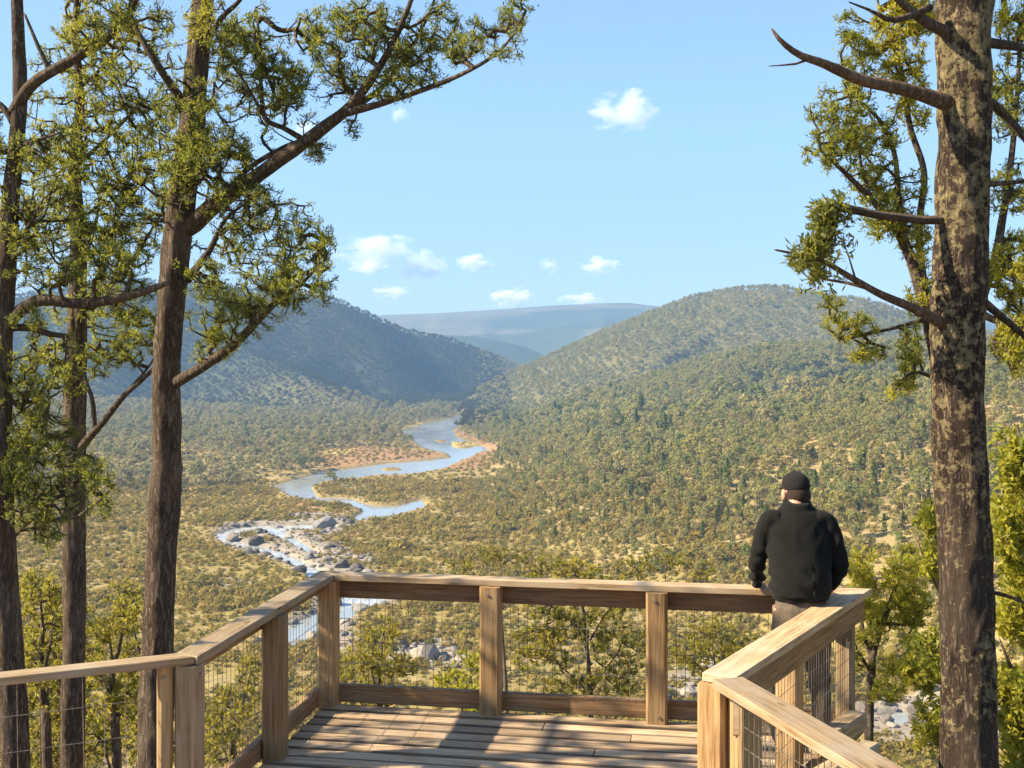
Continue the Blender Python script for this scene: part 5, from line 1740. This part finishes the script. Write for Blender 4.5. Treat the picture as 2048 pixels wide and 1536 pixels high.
def tw(co):
    x, y, z = co.T
    return (fbm(x * 16 + 9, z * 11 + y * 8 + 9, 3, 55) - .5) * .02 + np.sin(z * 60 + x * 30) * .004 * np.exp(-((z - .46) / .09) ** 2) + np.sin(z * 70) * .006 * np.exp(-((z - .12) / .06) ** 2)


tr = [
    loft([((0, -.03, 1.0), .160, .125, 0), ((0, -.045, .93), .172, .14, 0), ((0, -.045, .84), .172, .135, 0)], 24),
    limb([(-.088, -.03, .90), (-.10, -.015, .72), (-.112, .03, .48), (-.118, .005, .25), (-.122, .0, .055)], [.100, .095, .078, .068, .066], 18),
    limb([(.088, -.03, .90), (.11, -.01, .72), (.138, .05, .48), (.155, .03, .25), (.168, .02, .055)], [.100, .095, .078, .068, .066], 18),
]
fuse('trousers', tr, 0.011, 4, M['trousers'], man, tw)
for sx, fy in ((-.122, .0), (.168, .02)):
    fuse('boot', [ball((sx, fy + .055, .052), (.050, .135, .050)), limb([(sx, fy - .01, .15), (sx, fy - .01, .04)], [.052, .056]), ball((sx, fy - .05, .03), (.045, .05, .028))], 0.009, 3, M['boot'], man)
# cap: crown, button and peak
capp = [ball(HC + [0, -.006, .040], (.094, .116, .100)), limb([HC + np.array([0, .07, .050]), HC + np.array([0, .12, .046]), HC + np.array([0, .165, .030])], [.03, .03, .02])]
cut = lambda v: np.column_stack([v[:, 0], v[:, 1], np.maximum(v[:, 2], HC[2] + .012)])
peakv = []
cv, cf = capp[0]
cap = fuse('cap', [hd((cut(cv), cf))], 0.006, 3, M['cap'], man)
pv, pf = ball(HC + [0, .115, .030], (.068, .092, .010))
pk = fuse('cap_peak', [hd((pv, pf))], 0.004, 1, M['cap'], man)
bt = fuse('cap_button', [hd(ball(HC + [0, -.006, .140], (.010, .010, .006), 2))], 0.002, 0, M['cap'], man)
hv, hf = ball(HC + [0, -.028, -.022], (.085, .094, .092))
hv[:, 1] = np.minimum(hv[:, 1], HC[1] + .03)
fuse('hair', [hd((hv, hf))], 0.006, 2, M['hair'], man)

# ------------------------------------------------------------------ clouds
def mat_cloud(seed, dens):
    m, nt, out = newmat('cloud_vapour')
    b = NB(nt)
    tc = b.n('ShaderNodeTexCoord')
    v = tc.outputs['Object']
    ln = b.n('ShaderNodeVectorMath', operation='LENGTH')
    b.l(v, ln.inputs[0])
    n1 = b.noise(b.mapping(v, (1.7, 1.7, 1.5), (seed * 3.1, seed * 1.7, 0)), 1.0, 8, 0.66)
    e = b.math('SUBTRACT', b.math('MULTIPLY_ADD', n1, 3.9, -1.3), ln.outputs['Value'])
    d = b.math('MULTIPLY', b.math('MULTIPLY', e, 1.5, clamp=True), dens)
    pv = b.n('ShaderNodeVolumePrincipled')
    pv.inputs['Color'].default_value = (1, 1, 1, 1)
    pv.inputs['Anisotropy'].default_value = 0.0
    b.l(d, pv.inputs['Density'])
    b.l(pv.outputs[0], out.inputs['Volume'])
    return m


CL = [(1250, 222, 150, 74, 11500, 'small white puff of cloud alone in the blue sky right of centre', 1.0),
      (750, 500, 165, 62, 12500, 'longest white cloud, low on the left beside the hanging foliage', 1.0),
      (738, 533, 80, 32, 12000, 'thin white streak of cloud below the longest cloud', .8),
      (846, 532, 95, 58, 12500, 'round white cloud right of the longest cloud', 1.0),
      (950, 525, 74, 34, 13000, 'small slanting white cloud left of centre above the far mountain', .9),
      (1198, 531, 84, 34, 13000, 'flat white cloud right of centre above the far mountain', .9),
      (1024, 595, 92, 38, 15000, 'white cloud just above the far blue mountain', .9),
      (785, 584, 74, 28, 15000, 'faint cloud low over the left end of the far mountain', .5),
      (1165, 598, 84, 24, 15500, 'pale cloud touching the top of the far mountain', .6),
      (1098, 532, 40, 30, 13500, 'faintest wisp of cloud in the middle of the sky', .35),
      (800, 230, 40, 34, 11000, 'faint wisp of cloud under the long pine limb', .3),
      (612, 258, 70, 36, 11000, 'white cloud glimpsed behind the twigs of the long pine limb', .6)]
for i, (px, py, wp, hp, d, lab, k_) in enumerate(CL):
    bm = bmesh.new(); bmesh.ops.create_icosphere(bm, subdivisions=3, radius=1.0)
    me = bpy.data.meshes.new('cloud'); bm.to_mesh(me); bm.free()
    me.materials.append(mat_cloud(i + 1, 0.013 * k_ * 120 / wp))
    o = bpy.data.objects.new('cloud', me); COL.objects.link(o)
    o.location = P(px, py, d)
    sx = wp / F * d * .62
    o.scale = (sx, sx * .8, hp / F * d * .62)
    tag(o, lab, 'cloud', 'small clouds over the valley')

# ------------------------------------------------------------------ haze
mh, nt, out = newmat('valley_haze')
pv = nt.nodes.new('ShaderNodeVolumePrincipled')
pv.inputs['Color'].default_value = (0.30, 0.55, 1.0, 1)
pv.inputs['Density'].default_value = 0.00016
pv.inputs['Anisotropy'].default_value = 0.0
nt.links.new(pv.outputs[0], out.inputs['Volume'])
bm = bmesh.new(); bmesh.ops.create_cube(bm, size=1.0)
me = bpy.data.meshes.new('haze'); bm.to_mesh(me); bm.free(); me.materials.append(mh)
o = bpy.data.objects.new('haze', me); COL.objects.link(o)
HZ0, HZ1 = ZF - 6, max(v_.co.z for v_ in bpy.data.objects['ground'].data.vertices) + 25
o.scale = (12900, 12900, HZ1 - HZ0); o.location = (0, 0, (HZ0 + HZ1) / 2)
tag(o, 'thin blue haze filling the valley air', kind='stuff')
